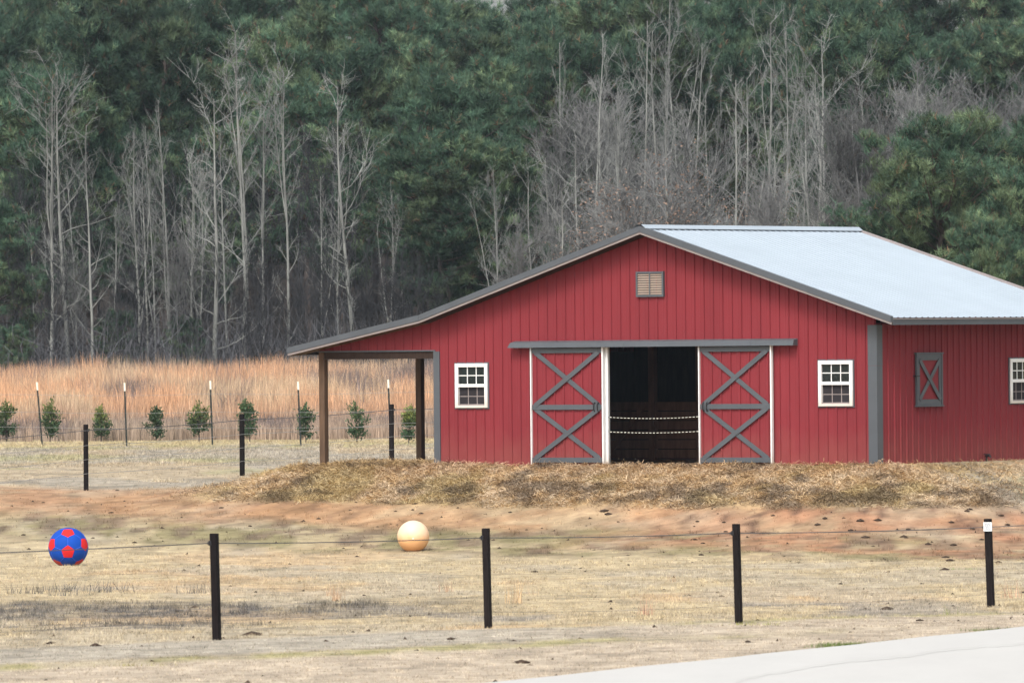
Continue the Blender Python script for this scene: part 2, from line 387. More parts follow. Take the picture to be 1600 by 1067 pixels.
# taller dry stalks and green tufts
sp = []
for px, py, k, hh, col, lw in [(528, 938, 14, .30, (.45, .30, .19), .25), (518, 930, 8, .2, (.45, .30, .19), .25), (808, 942, 16, .40, (.48, .34, .2), .25), (835, 930, 6, .2, (.4, .3, .2), .4), (698, 925, 9, .22, (.45, .3, .2), .3),
                          (1011, 962, 12, .27, (.42, .25, .17), .3), (1051, 910, 6, .2, (.4, .28, .18), .3), (1585, 935, 10, .25, (.42, .26, .18), .3), (1480, 960, 7, .14, (.3, .32, .12), .4),
                          (258, 752, 160, .10, (.55, .46, .33), .9), (278, 753, 60, .07, (.5, .42, .3), .9), (1320, 1009, 160, .07, (.10, .15, .03), .5), (1300, 1011, 70, .05, (.10, .15, .03), .5), (1440, 1000, 60, .04, (.12, .14, .05), .5), (1560, 985, 120, .06, (.13, .15, .06), .5), (1178, 976, 40, .06, (.27, .27, .09), .5), (1495, 889, 40, .05, (.2, .24, .08), .5),
                          (210, 1040, 40, .05, (.28, .26, .1), .5), (95, 925, 30, .2, (.10, .095, .09), .4), (150, 922, 20, .22, (.10, .095, .09), .4), (170, 926, 20, .2, (.12, .11, .1), .4), (40, 928, 20, .2, (.1, .09, .08), .4), (300, 928, 20, .18, (.1, .09, .08), .4), (105, 930, 30, .12, (.2, .18, .15), .4)]:
    X0, Y0, _ = sight(px, py); m_ = k
    XX = X0 + rng.normal(0, .05 if hh > .1 and k < 20 else .2, m_); YY = Y0 + rng.normal(0, .06, m_)
    sp.append(scatter_blades(XX, YY, np.tile(np.array(col), (m_, 1)), np.full(m_, hh), .012, 2, lw))
o_ = 0; VV, FF, TT = [], [], []
for V, F, T in sp: VV.append(V); FF.append(F + o_); TT.append(T); o_ += len(V)
obj("dry_weeds", new_mesh("dry_weeds", np.concatenate(VV), np.concatenate(FF), M['blade'], np.concatenate(TT)), kind='stuff', label='thin dry weed stalks and green tufts in the short grass')

# straw on the bank
def straws(n, aR, bR, dens, lift=.02, ups=.24):
    a = rng.uniform(*aR, n); b = rng.uniform(*bR, n)
    X = BC[0] + a * EX[0] + b * EY[0]; Y = BC[1] + a * EX[1] + b * EY[1]
    D = pad_dist(X, Y); k = (rng.uniform(0, 1, n) < dens(a, b, D, X, Y)); X, Y, D = X[k], Y[k], D[k]; n = len(X)
    z = terr(X, Y) + rng.exponential(.016, n); az = rng.uniform(0, 2 * np.pi, n); el = rng.normal(.1, ups, n)
    L = rng.uniform(.07, .22, n); d = np.stack([np.cos(az) * np.cos(el), np.sin(az) * np.cos(el), np.sin(el)], 1) * L[:, None]
    s = np.stack([-np.sin(az), np.cos(az), rng.uniform(-.8, .8, n)], 1) * .0042
    P = np.stack([X, Y, z], 1); mid = P + d * .5 + np.stack([rng.normal(0, .02, n), rng.normal(0, .02, n), rng.uniform(0, .04, n)], 1)
    V = np.stack([P - s, P + s, mid + s, mid - s, P + d], 1).reshape(-1, 3); b5 = np.arange(n)[:, None] * 5
    F = np.concatenate([b5 + [0, 1, 2], b5 + [0, 2, 3], b5 + [3, 2, 4]])
    nn = fbm(X * 1.9, Y * 1.9, 23); n2 = fbm(X * .8, Y * .8, 24); n5 = fbm(X * 4, Y * 4, 26)
    gold = np.array([.55, .385, .21]); pale = np.array([.66, .52, .36]); olive = np.array([.42, .33, .14]); dark = np.array([.085, .062, .05]); rust = np.array([.36, .20, .10])
    t = gold + (pale - gold) * sstep(.4, .65, n5)[:, None] * .9
    t = t + (olive - t) * (sstep(.5, .62, n2) * .55)[:, None]
    t = t + (rust - t) * (sstep(1.1, .2, D) * .35)[:, None]
    t = t + (dark - t) * (sstep(.55, .66, .5 * nn + .5 * fbm(X * 3.6, Y * 3.6, 28) + .13 * sstep(.8, 2.4, D)) * .62)[:, None]
    t = t * rng.uniform(.65, 1.25, (n, 1))
    return V, F, np.repeat(t, 5, 0)
V, F, T = straws(260000, (-17.5, 9), (-3.6, .0), lambda a, b, D, X, Y: sstep(3.2, 2.3, D + 1.0 * (fbm(X * .9, Y * .9, 25) - .5)) * (.12 + .88 * sstep(-15.5, -12.5, a + 1.5 * (fbm(X * .7, Y * .7, 27) - .5))) * sstep(5.5, 1, a) * (D > .02))
obj("loose_straw", new_mesh("loose_straw", V, F, M['blade'], T), kind='stuff', label='trampled straw and dung bank along the foot of the barn')
V, F, T = straws(90000, (.2, 12), (-1, 6), lambda a, b, D, X, Y: sstep(3.4, 2.2, D + 1.0 * (fbm(X * .9, Y * .9, 25) - .5)) * .45 * (D > .02))
obj("loose_straw", new_mesh("loose_straw", V, F, M['blade'], T), kind='stuff', label='trampled straw along the side wall of the barn')
V, F, T = straws(12000, (-13.6, -10.9), (0, 1.6), lambda a, b, D, X, Y: .5 + 0 * a)
obj("loose_straw", new_mesh("loose_straw", V, F, M['blade'], T), kind='stuff', label='straw blown onto the lean-to floor')

# dung clods
mb = MB(); cl = [(393, 992, .09), (150, 1009, .05), (79, 1006, .04), (815, 1036, .06), (704, 1000, .04), (1386, 953, .07), (1437, 970, .04), (1168, 1003, .03), (1484, 877, .06), (1478, 871, .05), (1476, 890, .05), (1345, 814, .06), (1352, 840, .06), (1412, 839, .05), (1372, 813, .05), (950, 805, .05), (945, 800, .06), (1450, 851, .05), (1490, 852, .05), (1560, 880, .05)]
for _ in range(70):
    px = R.uniform(0, 1600); py = R.choice([R.uniform(765, 880), R.uniform(800, 960), R.uniform(785, 850)])
    cl.append((px, py, R.uniform(.015, .045)))
for px, py, r in cl:
    X, Y, Z = sight(px, py); n0 = len(mb.v)
    q = [(0, 0, 1)] + [(math.cos(k * 1.2566) * 1.2, math.sin(k * 1.2566) * 1.2, .35) for k in range(5)] + [(math.cos(k * 1.2566 + .6) * 1.4, math.sin(k * 1.2566 + .6) * 1.4, -.3) for k in range(5)]
    for (a, b, c) in q: mb.v.append((X + a * r * R.uniform(.7, 1.5), Y + b * r * R.uniform(.7, 1.3), Z + .01 + c * r * R.uniform(.5, .8)))
    for k in range(5):
        k2 = (k + 1) % 5; mb.f += [(n0, n0 + 1 + k, n0 + 1 + k2), (n0 + 1 + k, n0 + 6 + k, n0 + 1 + k2), (n0 + 1 + k2, n0 + 6 + k, n0 + 6 + k2)]
n_ = 1500
for _ in range(n_):
    Yc = 92 * (196 / 92) ** R.random(); Xc = R.uniform(-1, 1) * (.062 * Yc + 1)
    a_, b_ = blocal(Xc, Yc)
    if onroad(np.array([Xc]), np.array([Yc]))[0] or (b_ > -2.6 and a_ > -17): continue
    if R.random() > (.9 if -9.5 < b_ < -2.6 else .12): continue
    z_ = float(terr(Xc, Yc)); w1 = R.uniform(.02, .075); hh = R.uniform(.012, .04); n0 = len(mb.v)
    mb.v += [(Xc - w1, Yc, z_ - .01), (Xc + w1 * R.uniform(.5, 1), Yc - .03, z_ - .01), (Xc + w1 * .3, Yc + .05, z_ - .01), (Xc + R.uniform(-.6, .6) * w1, Yc, z_ + hh)]
    mb.f += [(n0, n0 + 1, n0 + 3), (n0 + 1, n0 + 2, n0 + 3), (n0 + 2, n0, n0 + 3)]
mb.build("dung_clods", M['clod'], kind='stuff', label='small dark clods of dung and soil scattered over the paddock')

# ---------------------------------------------------------------- the tall tan field behind
n = 150000; Y = rng.uniform(239, 291, n); X = rng.uniform(-1, 1, n) * (.066 * Y) - 1.2 + rng.uniform(-4, 4, n)
patch = fbm(X * .28, Y * .22, 51); scrub = fbm(X * .7, Y * .3, 52); low = sstep(251, 242, Y + 4 * (patch - .5))
keep = rng.uniform(0, 1, n) > .7 * sstep(.52, .62, scrub); X, Y, patch, scrub, low = [q[keep] for q in (X, Y, patch, scrub, low)]
c0 = np.array([.56, .325, .19]); c1 = np.array([.50, .365, .24]); c2 = np.array([.30, .235, .185])
T = c0 + (c1 - c0) * sstep(.42, .6, patch)[:, None]; T = T + (c2 - T) * (np.clip(low * .9 + .5 * sstep(.54, .62, scrub), 0, 1))[:, None]
h = (1.12 - .62 * low) * (.62 + .42 * vnoise(X * .9, Y * .6, 53) + .50 * fbm(X * .45, Y * .3, 54, 3)) * (1 - .35 * sstep(.52, .62, scrub))
V, F, T = scatter_blades(X, Y, T, h, .022, 2, .16, True, spread=.05)
obj("tall_grass", new_mesh("tall_grass", V, F, M['blade'], T), kind='stuff', label='tall tan broomsedge field in front of the wood')
# grey weed brush in it
n = 8500; Y = rng.uniform(241, 289, n); X = rng.uniform(-21, 6, n); k = fbm(X * .7, Y * .3, 52) > .53; k |= (Y < 250) & (rng.uniform(0, 1, n) < .8); X, Y = X[k], Y[k]
V, F, T = scatter_blades(X, Y, np.tile([.17, .135, .125], (len(X), 1)) * (.7 + .6 * rng.uniform(0, 1, (len(X), 1))), .55 + .75 * sstep(250, 258, Y), .02, 14, .45, True, spread=.16)
obj("grey_weeds", new_mesh("grey_weeds", V, F, M['blade'], T), kind='stuff', label='grey brushy weeds among the tall tan grass')

# ---------------------------------------------------------------- barn
barn = thing("barn", "red metal-sided barn with white roof, grey trim, open lean-to and sliding doors", "barn", (BC[0], BC[1], PADZ), -TH)
RX = -5.44
def roofz(x):                                  # top of the roof sheets
    if x >= RX: return 4.86 - .3146 * (x - RX)
    if x >= -11.0: return 4.86 - .318 * (RX - x)
    return 4.86 - .318 * (RX + 11.0) - .193 * (-11.0 - x)
EAVE_R, EAVE_L = .60, -14.40
Y0R, Y1R = -.40, BL + .42
def wallz(x): return roofz(x) - .15
wall_fr = MB()
for x in (-BW + .08, -8.6, -6.72, -4.16, -2.3, -.08):
    wall_fr.box(x - .07, x + .07, .03, .17, -.05, wallz(x) - .05)
for z in (.75, 1.5, 2.55, 3.1):
    for x0, x1 in ((-BW + .16, -6.8), (-4.1, -.16)) if z < 2.4 else ((-BW + .16, -.16),):
        wall_fr.box(x0, x1, .025, .065, z, z + .14) if wallz(x0) > z + .2 and wallz(x1) > z + .2 else None
front = wall_fr.build("wall", M['shade_dark_wood'], barn, label="red gable front wall")
RIB = .2286; PROFILE = [(0, 0), (.088, 0), (.092, .004), (.118, .004), (.122, 0), (.176, 0), (.186, .026), (.206, .026), (.2160, 0)]
def rib_samples(x0, x1):
    xs = []; k = math.floor(x0 / RIB) - 1
    while k * RIB < x1 + RIB:
        xs += [(k * RIB + p, h) for p, h in PROFILE]; k += 1
    return xs
def roof_h(x):
    p = x % RIB; return .017 * max(0.0, 1 - abs(p - .12) / .05) ** .6
def rib_h(x):
    p = (x % RIB)
    pr = PROFILE + [(RIB, 0)]
    for (a, h0), (b, h1) in zip(pr, pr[1:]):
        if a <= p <= b: return h0 + (h1 - h0) * ((p - a) / (b - a) if b > a else 0)
    return 0
def siding(parent, x0, x1, zlo, zhi, holes, P, mt, name="siding_panel", thick=0):
    """vertical ribbed sheet; P(x, h, z) gives the place of a point at x along, h proud, height z"""
    xs = {round(x0, 4), round(x1, 4)} | {round(x, 4) for x, h in rib_samples(x0, x1) if x0 < x < x1}
    for h in holes: xs |= {round(v, 4) for v in h[:2] if x0 < v < x1}
    for v in (RX, -11.0):
        if x0 < v < x1 and parent is front: xs.add(v)
    xs = sorted(xs); mb = MB()
    for a, b in zip(xs, xs[1:]):
        m = (a + b) / 2; cuts = sorted([(h[2], h[3]) for h in holes if h[0] < m < h[1]])
        za, zb = zlo(a), zlo(b); segs = []; cur = (za, zb)
        for c0, c1 in cuts:
            segs.append((cur, (c0, c0))); cur = (c1, c1)
        segs.append((cur, (zhi(a), zhi(b))))
        for (p, q), (r, s) in segs:
            if r - p < .002 and s - q < .002: continue
            mb.add([P(a, rib_h(a), p), P(b, rib_h(b), q), P(b, rib_h(b), s), P(a, rib_h(a), r)], [(0, 1, 2, 3)])
    if mb.f: return mb.build(name, mt, parent)
WL, WR = (-10.35, -9.53, 1.168, 2.09), (-1.365, -.545, 1.168, 2.09)
DOOR = (-6.60, -4.25, -.5, 2.42)
lean_lo = 2.36
Pf = lambda x, h, z: (x, -.004 - h, z)
pw = RIB * 4; x = -.0
while x > -LW + .02:
    xa = max(x - pw, -LW + .01)
    for s0, s1, lo in ((max(xa, -BW), x, -.12), (xa, min(x, -BW), lean_lo)):
        if s1 - s0 > .01: siding(front, s0, s1, (lambda v, L=lo: L), (lambda v: max(wallz(v), lean_lo if v < -BW else -9)), [WL, WR, DOOR], Pf, M['red'])
    x -= pw
# side wall
sidew = MB()
for y in (.12, 2.4, 4.9, BL - .1): sidew.box(-.16, -.03, y - .07, y + .07, -.05, 2.75)
for z in (.7, 2.3): sidew.box(-.07, -.03, .2, BL - .2, z, z + .12)
sidewall = sidew.build("wall", M['shade_dark_wood'], barn, label="red side wall facing right")
WS = (5.11, 5.93, 1.168, 2.09)
y = 0.0
while y < BL - .02:
    siding(sidewall, y, min(y + pw, BL), (lambda v: -.12), (lambda v: 2.84), [WS], (lambda q, h, z: (.004 + h, q, z)), M['red']); y += pw
# rear wall and inner (lean-to side) wall
rear = MB(); rear.box(-BW + .1, -.1, BL - .16, BL - .06, 0, 2.6)
rw = rear.build("wall", M['shade_dark_wood'], barn, label="rear wall")
x = 0.0
while x > -BW + .02:
    siding(rw, max(x - pw, -BW), x, (lambda v: -.12), (lambda v: wallz(v)), [], (lambda q, h, z: (q, BL + .004 + h, z)), M['red']); x -= pw
lw_ = MB(); lw_.box(-BW + .03, -BW + .13, .2, BL - .2, 0, 2.3)
lwall = lw_.build("wall", M['shade_dark_wood'], barn, label="wall under the lean-to roof")
y = 0.0
while y < BL - .02:
    siding(lwall, y, min(y + pw, BL), (lambda v: -.12), (lambda v: wallz(-BW) - .02), [], (lambda q, h, z: (-BW - .004 - h, q, z)), M['red']); y += pw
# floor and stalls inside
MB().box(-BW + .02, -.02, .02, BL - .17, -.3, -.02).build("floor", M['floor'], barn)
st = MB(); st.box(-10.4, -.3, 3.95, 4.05, 0, .02)
for x in (-10.3, -9.3, -8.1, -6.9, -5.6, -4.3, -3.0): st.box(x - .07, x + .07, 3.93, 4.07, .02, 3.0)
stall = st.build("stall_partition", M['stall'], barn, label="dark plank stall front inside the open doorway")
for x0, x1 in ((-10.22, -9.38), (-9.22, -8.18), (-8.02, -6.98), (-5.52, -4.38), (-4.22, -3.08)):
    for k in range(6): MB().box(x0, x1, 3.96, 4.0, .06 + k * .2, .24 + k * .2).build("plank", M['stall'], stall)
MB().bar((-9.2, 3.94, .15), (-8.25, 3.94, 1.2), (.045, 0, -.035), (0, .018, 0)).build("diagonal_brace", M['stall'], stall)
# roof: ribbed sheets running down the slope, purlins below
rb = MB()
for k in range(9):
    for x0, x1 in ((RX - .08, -11.0), (RX + .08, EAVE_R - .1), (-11.04, EAVE_L + .06)):
        yy = Y0R + .1 + k * (Y1R - Y0R - .2) / 8
        rb.bar((x0, yy, roofz(x0) - .10), (x1, yy, roofz(x1) - .10), (0, .02, 0), (0, 0, .05))
roof = rb.build("roof", M['shade_dark_wood'], barn, label="white ribbed metal roof with grey edge trim")
# soffit boards under the overhangs
for x0, x1 in ((EAVE_L + .03, -11.0), (-11.0, RX), (RX, EAVE_R - .04)):
    MB().add([(x0, Y0R + .03, roofz(x0) - .153), (x1, Y0R + .03, roofz(x1) - .153), (x1, .02, roofz(x1) - .153), (x0, .02, roofz(x0) - .153)], [(0, 1, 2, 3)]).build("soffit", M['shade_dark_wood'] if x0 > -12 else M['wood'], roof)
def roof_panels(xt, xb):
    L = math.hypot(xt - xb, roofz(xt) - roofz(xb)); dx, dz = (xb - xt) / L, (roofz(xb) - roofz(xt)) / L
    nx_, nz_ = (-dz, dx) if dx > 0 else (dz, -dx)
    y = Y0R
    while y < Y1R - .01:
        ye = min(y + pw, Y1R); ys = sorted({round(y, 4), round(ye, 4)} | {round(k * RIB + o_, 4) for k in range(-4, 40) for o_ in (.07, .085, .12, .155, .17) if y < k * RIB + o_ < ye})
        mb = MB()
        for a, b in zip(ys, ys[1:]):
            ha, hb = roof_h(a) - .02, roof_h(b) - .02
            q = [(xt + nx_ * ha, a, roofz(xt) + nz_ * ha), (xb + nx_ * ha, a, roofz(xb) + nz_ * ha), (xb + nx_ * hb, b, roofz(xb) + nz_ * hb), (xt + nx_ * hb, b, roofz(xt) + nz_ * hb)]
            mb.add(q, [(0, 1, 2, 3)])
        mb.build("roof_panel", M['roof'], roof); y = ye
roof_panels(RX, EAVE_R); roof_panels(RX, -11.0); roof_panels(-11.0, EAVE_L)
MB().add([(RX - .17, Y0R - .03, roofz(RX - .17) + .014), (RX - .05, Y0R - .03, 4.905), (RX + .05, Y0R - .03, 4.905), (RX + .17, Y0R - .03, roofz(RX + .17) + .014),
          (RX - .17, Y1R + .03, roofz(RX - .17) + .014), (RX - .05, Y1R + .03, 4.905), (RX + .05, Y1R + .03, 4.905), (RX + .17, Y1R + .03, roofz(RX + .17) + .014)],
         [(0, 1, 5, 4), (1, 2, 6, 5), (2, 3, 7, 6)]).build("ridge_cap", M['roof'], roof)
def rake(xa, xb, y0, y1, lo, hi, mt, nm, col=None):
    za, zb = roofz(xa), roofz(xb)
    MB().add([(xa, y0, za + lo), (xb, y0, zb + lo), (xb, y0, zb + hi), (xa, y0, za + hi), (xa, y1, za + lo), (xb, y1, zb + lo), (xb, y1, zb + hi), (xa, y1, za + hi)],
             [(0, 1, 2, 3), (7, 6, 5, 4), (3, 2, 6, 7), (0, 4, 5, 1), (0, 3, 7, 4), (1, 5, 6, 2)]).build(nm, mt, roof)
segs = [(EAVE_L, -11.0), (-11.0, RX), (RX, -.55), (-.55, EAVE_R + .02)]
for xa, xb in segs:
    rake(xa, xb - .004, Y0R - .025, Y0R + .07, -.105, .018, M['grey'], "rake_trim")
    rake(xa, xb - .004, Y0R - .010, Y0R + .03, -.150, -.108, M['tan'], "rake_lip")
    rake(xa, xb - .004, Y1R - .05, Y1R + .02, -.10, .022, M['tan'], "rake_trim")
MB().box(EAVE_R - .035, EAVE_R + .02, Y0R + .08, Y1R - .06, roofz(EAVE_R) - .165, roofz(EAVE_R) - .028).build("eave_fascia", M['grey'], roof)
MB().box(EAVE_R - .02, EAVE_R + .035, Y0R + .075, Y1R - .055, roofz(EAVE_R) - .052, roofz(EAVE_R) - .031).build("drip_edge", M['tan'], roof)
MB().box(EAVE_L - .02, EAVE_L + .02, Y0R + .08, Y1R - .06, roofz(EAVE_L) - .14, roofz(EAVE_L) - .02).build("eave_fascia", M['grey'], roof)
MB().add([(.03, .0, 2.80), (EAVE_R - .04, .0, 2.80), (EAVE_R - .04, BL, 2.80), (.03, BL, 2.80)], [(0, 1, 2, 3)]).build("soffit", M['grey'], roof)
# corner trims
def trim(bx, nm="corner_trim", **k): return bx.build(nm, M['grey'], barn, **k)
trim(MB().box(-.183, .030, -.032, -.004, -.1, 1.98).box(.002, .030, -.004, .185, -.1, 1.98))
trim(MB().box(-.183, .033, -.035, -.004, 1.984, 2.80).box(.002, .033, -.004, .185, 1.984, 2.80))
trim(MB().box(-BW - .03, -BW + .125, -.032, -.004, -.1, lean_lo - .012).box(-BW - .03, -BW - .006, -.004, .12, -.1, lean_lo - .012))
trim(MB().box(-LW, -BW + .01, -.034, -.004, lean_lo - .012, lean_lo + .018), "beam_trim")
# lean-to posts and beams
def lp(x, y, h): MB().box(x, x + .14, y, y + .14, -.4, h).build("lean_to_post", M['wood'], barn, bevel=.006)
for yy in (.0, 3.52, 7.15): lp(-LW + .01, yy, 2.20 if yy else 2.345)
MB().box(-LW + .16, -BW - .04, .0, .07, 2.20, 2.345).build("header_beam", M['shade_dark_wood'], barn)
MB().box(-LW + .012, -LW + .148, .145, BL, 2.204, 2.36).build("header_beam", M['shade_dark_wood'], barn)
for k in range(1, 8): 
    yy = .25 + k * .95
    MB().bar((EAVE_L + .1, yy, roofz(EAVE_L + .1) - .2), (-BW - .03, yy, roofz(-11.0) - .2), (0, .02, 0), (0, 0, .06)).build("rafter", M['shade_dark_wood'], barn)

# windows
WCACHE = {}
def window(x0, z0, wd, ht, side, label=None):
    root = bpy.data.objects.new("window", None)
    # local frame: x right along the wall, y into the wall, z up
    gt = MB(); t = .025
    gt.box(-t, wd + t, -.022, .0, -t, 0.0).box(-t, wd + t, -.022, .0, ht, ht + t).box(-t, 0, -.022, 0, 0, ht).box(wd, wd + t, -.022, 0, 0, ht)
    root = gt.build("window", M['grey'], barn)
    if label: root['label'] = label
    e = .075; mid = ht * .505
    fr = MB().box(0, e, -.05, .05, 0, ht).box(wd - e, wd, -.05, .05, 0, ht).box(e, wd - e, -.05, .05, ht - e, ht).box(e, wd - e, -.05, .05, 0, e * .62)
    fr.build("frame", M['white'], root, bevel=.004)
    MB().box(e, wd - e, -.040, .03, mid - .035, mid + .03).build("meeting_rail", M['white'], root, bevel=.003)
    mu = MB(); mu2 = MB(); gw = (wd - 2 * e) / 3
    for k in (1, 2):
        mu.box(e + k * gw - .009, e + k * gw + .009, -.018, -.002, mid + .03, ht - e)
        mu2.box(e + k * gw - .008, e + k * gw + .008, .012, .022, e * .62, mid - .035)
    zu = (mid + .03 + ht - e) / 2; zl = (e * .62 + mid - .035) / 2
    mu.box(e, wd - e, -.0165, -.0035, zu - .009, zu + .009); mu2.box(e, wd - e, .0135, .0205, zl - .008, zl + .008)
    mu.build("glazing_bar", M['white'], root); mu2.build("glazing_bar", M['tan'], root)
    MB().box(e, wd - e, -.03, .012, e * .62, e * .62 + .03).build("sash_rail", M['tan'], root)
    for r, (za, zb, yy, mt) in enumerate(((mid + .03, zu, -.008, 'glass'), (zu, ht - e, -.008, 'glass'), (e * .62, zl, .018, 'screen'), (zl, mid - .035, .018, 'screen'))):
        for c in range(3):
            MB().box(e + c * gw, e + (c + 1) * gw, yy, yy + .004, za, zb).build("pane", M[mt], root)
    if side == 'f': root.location = (x0, -.006, z0)
    else: root.location = (.006, x0, z0); root.rotation_euler = (0, 0, math.pi / 2)
    return root
window(WL[0], WL[2], .82, .922, 'f', "white sash window left of the sliding doors")
window(WR[0], WR[2], .82, .922, 'f', "white sash window right of the sliding doors")
window(WS[0], WS[2], .82, .922, 's', "white sash window in the side wall")
# gable vent
v = MB(); VX0, VX1, VZ0, VZ1 = -5.785, -5.105, 3.425, 3.945; t = .04
v.box(VX0, VX1, -.06, -.004, VZ0, VZ0 + t).box(VX0, VX1, -.06, -.004, VZ1 - t, VZ1).box(VX0, VX0 + t, -.06, -.004, VZ0 + t, VZ1 - t).box(VX1 - t, VX1, -.06, -.004, VZ0 + t, VZ1 - t)
v.box((VX0 + VX1) / 2 - .012, (VX0 + VX1) / 2 + .012, -.058, -.03, VZ0 + t, VZ1 - t)
v.box(VX0 + t, VX1 - t, -.026, -.024, VZ0 + t, VZ1 - t)
vent = v.build("gable_vent", M['grey'], barn)
for k in range(9):
    z = VZ0 + t + .012 + k * (VZ1 - VZ0 - 2 * t) / 9
    MB().add([(VX0 + t, -.056, z), (VX1 - t, -.056, z), (VX1 - t, -.028, z + .034), (VX0 + t, -.028, z + .034), (VX0 + t, -.052, z - .005), (VX1 - t, -.052, z - .005), (VX1 - t, -.027, z + .028), (VX0 + t, -.027, z + .028)],
             [(0, 1, 2, 3), (7, 6, 5, 4), (0, 4, 5, 1)]).build("louvre_slat", M['louvre'], vent)
# track cover over the doors
TX0, TX1, TZ0, TZ1 = -8.91, -1.86, 2.405, 2.545
for xa, xb in ((TX0, -6.0), (-5.996, -2.9), (-2.896, TX1)):
    d0, d1 = -.21, -.03
    MB().add([(xa, d0, TZ0), (xb, d0, TZ0), (xb, d0 + .025, TZ1 - .035), (xa + (.06 if xa == TX0 else 0), d0 + .025, TZ1 - .035), (xb, d1, TZ1), (xa + (.08 if xa == TX0 else 0), d1, TZ1), (xa, d1, TZ0), (xb, d1, TZ0)],
             [(0, 1, 2, 3), (3, 2, 4, 5), (0, 3, 5, 6), (1, 7, 4, 2)]).build("door_track_cover", M['grey'], barn)
MB().box(TX0 + .2, TX1 - .2, -.13, -.08, TZ0 + .02, TZ0 + .06).build("door_track", M['iron'], barn)
# doors
def door(x0, x1, latch_side, label):
    z0, z1 = .03, 2.395; yb = -.075; yf = -.115
    core = MB().box(x0 + .02, x1 - .02, yb + .001, yb + .018, z0 + .01, z1 - .01)
    d = core.build("sliding_door", M['shade_dark_wood'], barn, label=label)
    x = x0 + .01
    while x < x1 - .02:
        xe = min(x + RIB * 4, x1 - .01)
        siding(d, x, xe, (lambda q: z0 + .01), (lambda q: z1 - .01), [], (lambda q, h, z: (q, yb - h, z)), M['red'], "door_panel"); x = xe
    w_ = .105; yr = (yb - .022, yb - .045); m = (z0 + z1) / 2 - .04
    for za, zb in ((z1 - w_, z1), (m - w_ / 2, m + w_ / 2), (z0, z0 + w_)):
        MB().box(x0 + .03, x1 - .03, yr[1], yr[0], za, zb).build("rail", M['grey'], d, bevel=.003)
    for zl, zh in ((m + w_ / 2 - .02, z1 - w_ + .02), (z0 + w_ - .02, m - w_ / 2 + .02)):
        for k, (pa, pb) in enumerate((((x0 + .10, zh), (x1 - .10, zl)), ((x0 + .10, zl), (x1 - .10, zh)))):
            dv = Vector((pb[0] - pa[0], 0, pb[1] - pa[1])).normalized(); nn = Vector((-dv.z, 0, dv.x)) * .048
            yc = yb - .030 - .016 * k
            MB().bar((pa[0], yc, pa[1]), (pb[0], yc, pb[1]), nn, (0, .007, 0)).build("brace", M['grey'], d)
    for xa, xb in ((x0 - .008, x0 + .014), (x1 - .02, x1 + .012)):
        MB().box(xa, xb, -.128, yb + .02, z0 - .03, z1 + .01).build("edge_trim", M['white'], d)
    lx = x1 - .16 if latch_side > 0 else x0 + .16
    hd = MB()
    for s in (-.045, .045):
        hd.tube([(lx + s, -.125, m - .09), (lx + s, -.16, m - .06), (lx + s, -.16, m + .06), (lx + s, -.125, m + .09)], .011, 6)
        hd.box(lx + s - .02, lx + s + .02, -.126, -.121, m - .1, m - .07).box(lx + s - .02, lx + s + .02, -.126, -.121, m + .07, m + .1)
    hd.build("latch", M['iron'], d)
door(-8.385, -6.585, 1, "left sliding door with grey X braces")
door(-4.215, -2.455, -1, "right sliding door with grey X braces")
MB().box(-6.64, -6.52, -.03, -.0, -.1, 2.40).box(-6.635, -6.60, 0, .16, -.1, 2.4).build("door_jamb", M['white'], barn)
MB().box(-4.25, -4.21, -.03, .16, -.1, 2.40).build("door_jamb", M['white'], barn)
# shutter in the side wall
sy0, sy1, sz0, sz1 = 1.43, 2.42, 1.165, 2.205
sh = MB().box(.026, .040, sy0 + .02, sy1 - .02, sz0 + .02, sz1 - .02).build("shutter", M['red'], barn, label="small closed hatch with a grey X brace")
for b in (MB().box(.026, .075, sy0, sy0 + .05, sz0, sz1), MB().box(.026, .075, sy1 - .05, sy1, sz0, sz1), MB().box(.026, .085, sy0 - .03, sy1 + .03, sz1, sz1 + .03), MB().box(.026, .085, sy0 - .03, sy1 + .03, sz0 - .03, sz0)):
    b.build("casing", M['grey'], sh)
for b in (MB().box(.042, .062, sy0 + .055, sy1 - .055, sz1 - .13, sz1 - .003), MB().box(.042, .062, sy0 + .055, sy1 - .055, sz0 + .003, sz0 + .12),
          MB().box(.042, .062, sy0 + .055, sy0 + .125, sz0 + .123, sz1 - .133), MB().box(.042, .062, sy1 - .125, sy1 - .055, sz0 + .123, sz1 - .133)):
    b.build("rail", M['grey'], sh)
for k, (ya, yb2) in enumerate(((sy0 + .1, sy1 - .1), (sy1 - .1, sy0 + .1))):
    dv = Vector((0, yb2 - ya, sz1 - sz0 - .24)).normalized(); nn = Vector((0, -dv.z, dv.y)) * .045
    MB().bar((.067 + .012 * k, ya, sz0 + .11), (.067 + .012 * k, yb2, sz1 - .12), nn, (.006, 0, 0)).build("brace", M['grey'], sh)
MB().box(.03, .10, sy0 - .09, sy0 + .07, 1.75, 1.77).build("hook", M['iron'], sh)
MB().tube([(.09, 4.07, -.3), (.09, 4.07, .12)], .018, 8).tube([(.06, 4.07, .1), (.16, 4.07, .11), (.18, 4.07, .07)], .022, 8).box(.05, .13, 4.0, 4.14, .13, .145).build("water_tap", M['iron'], barn)
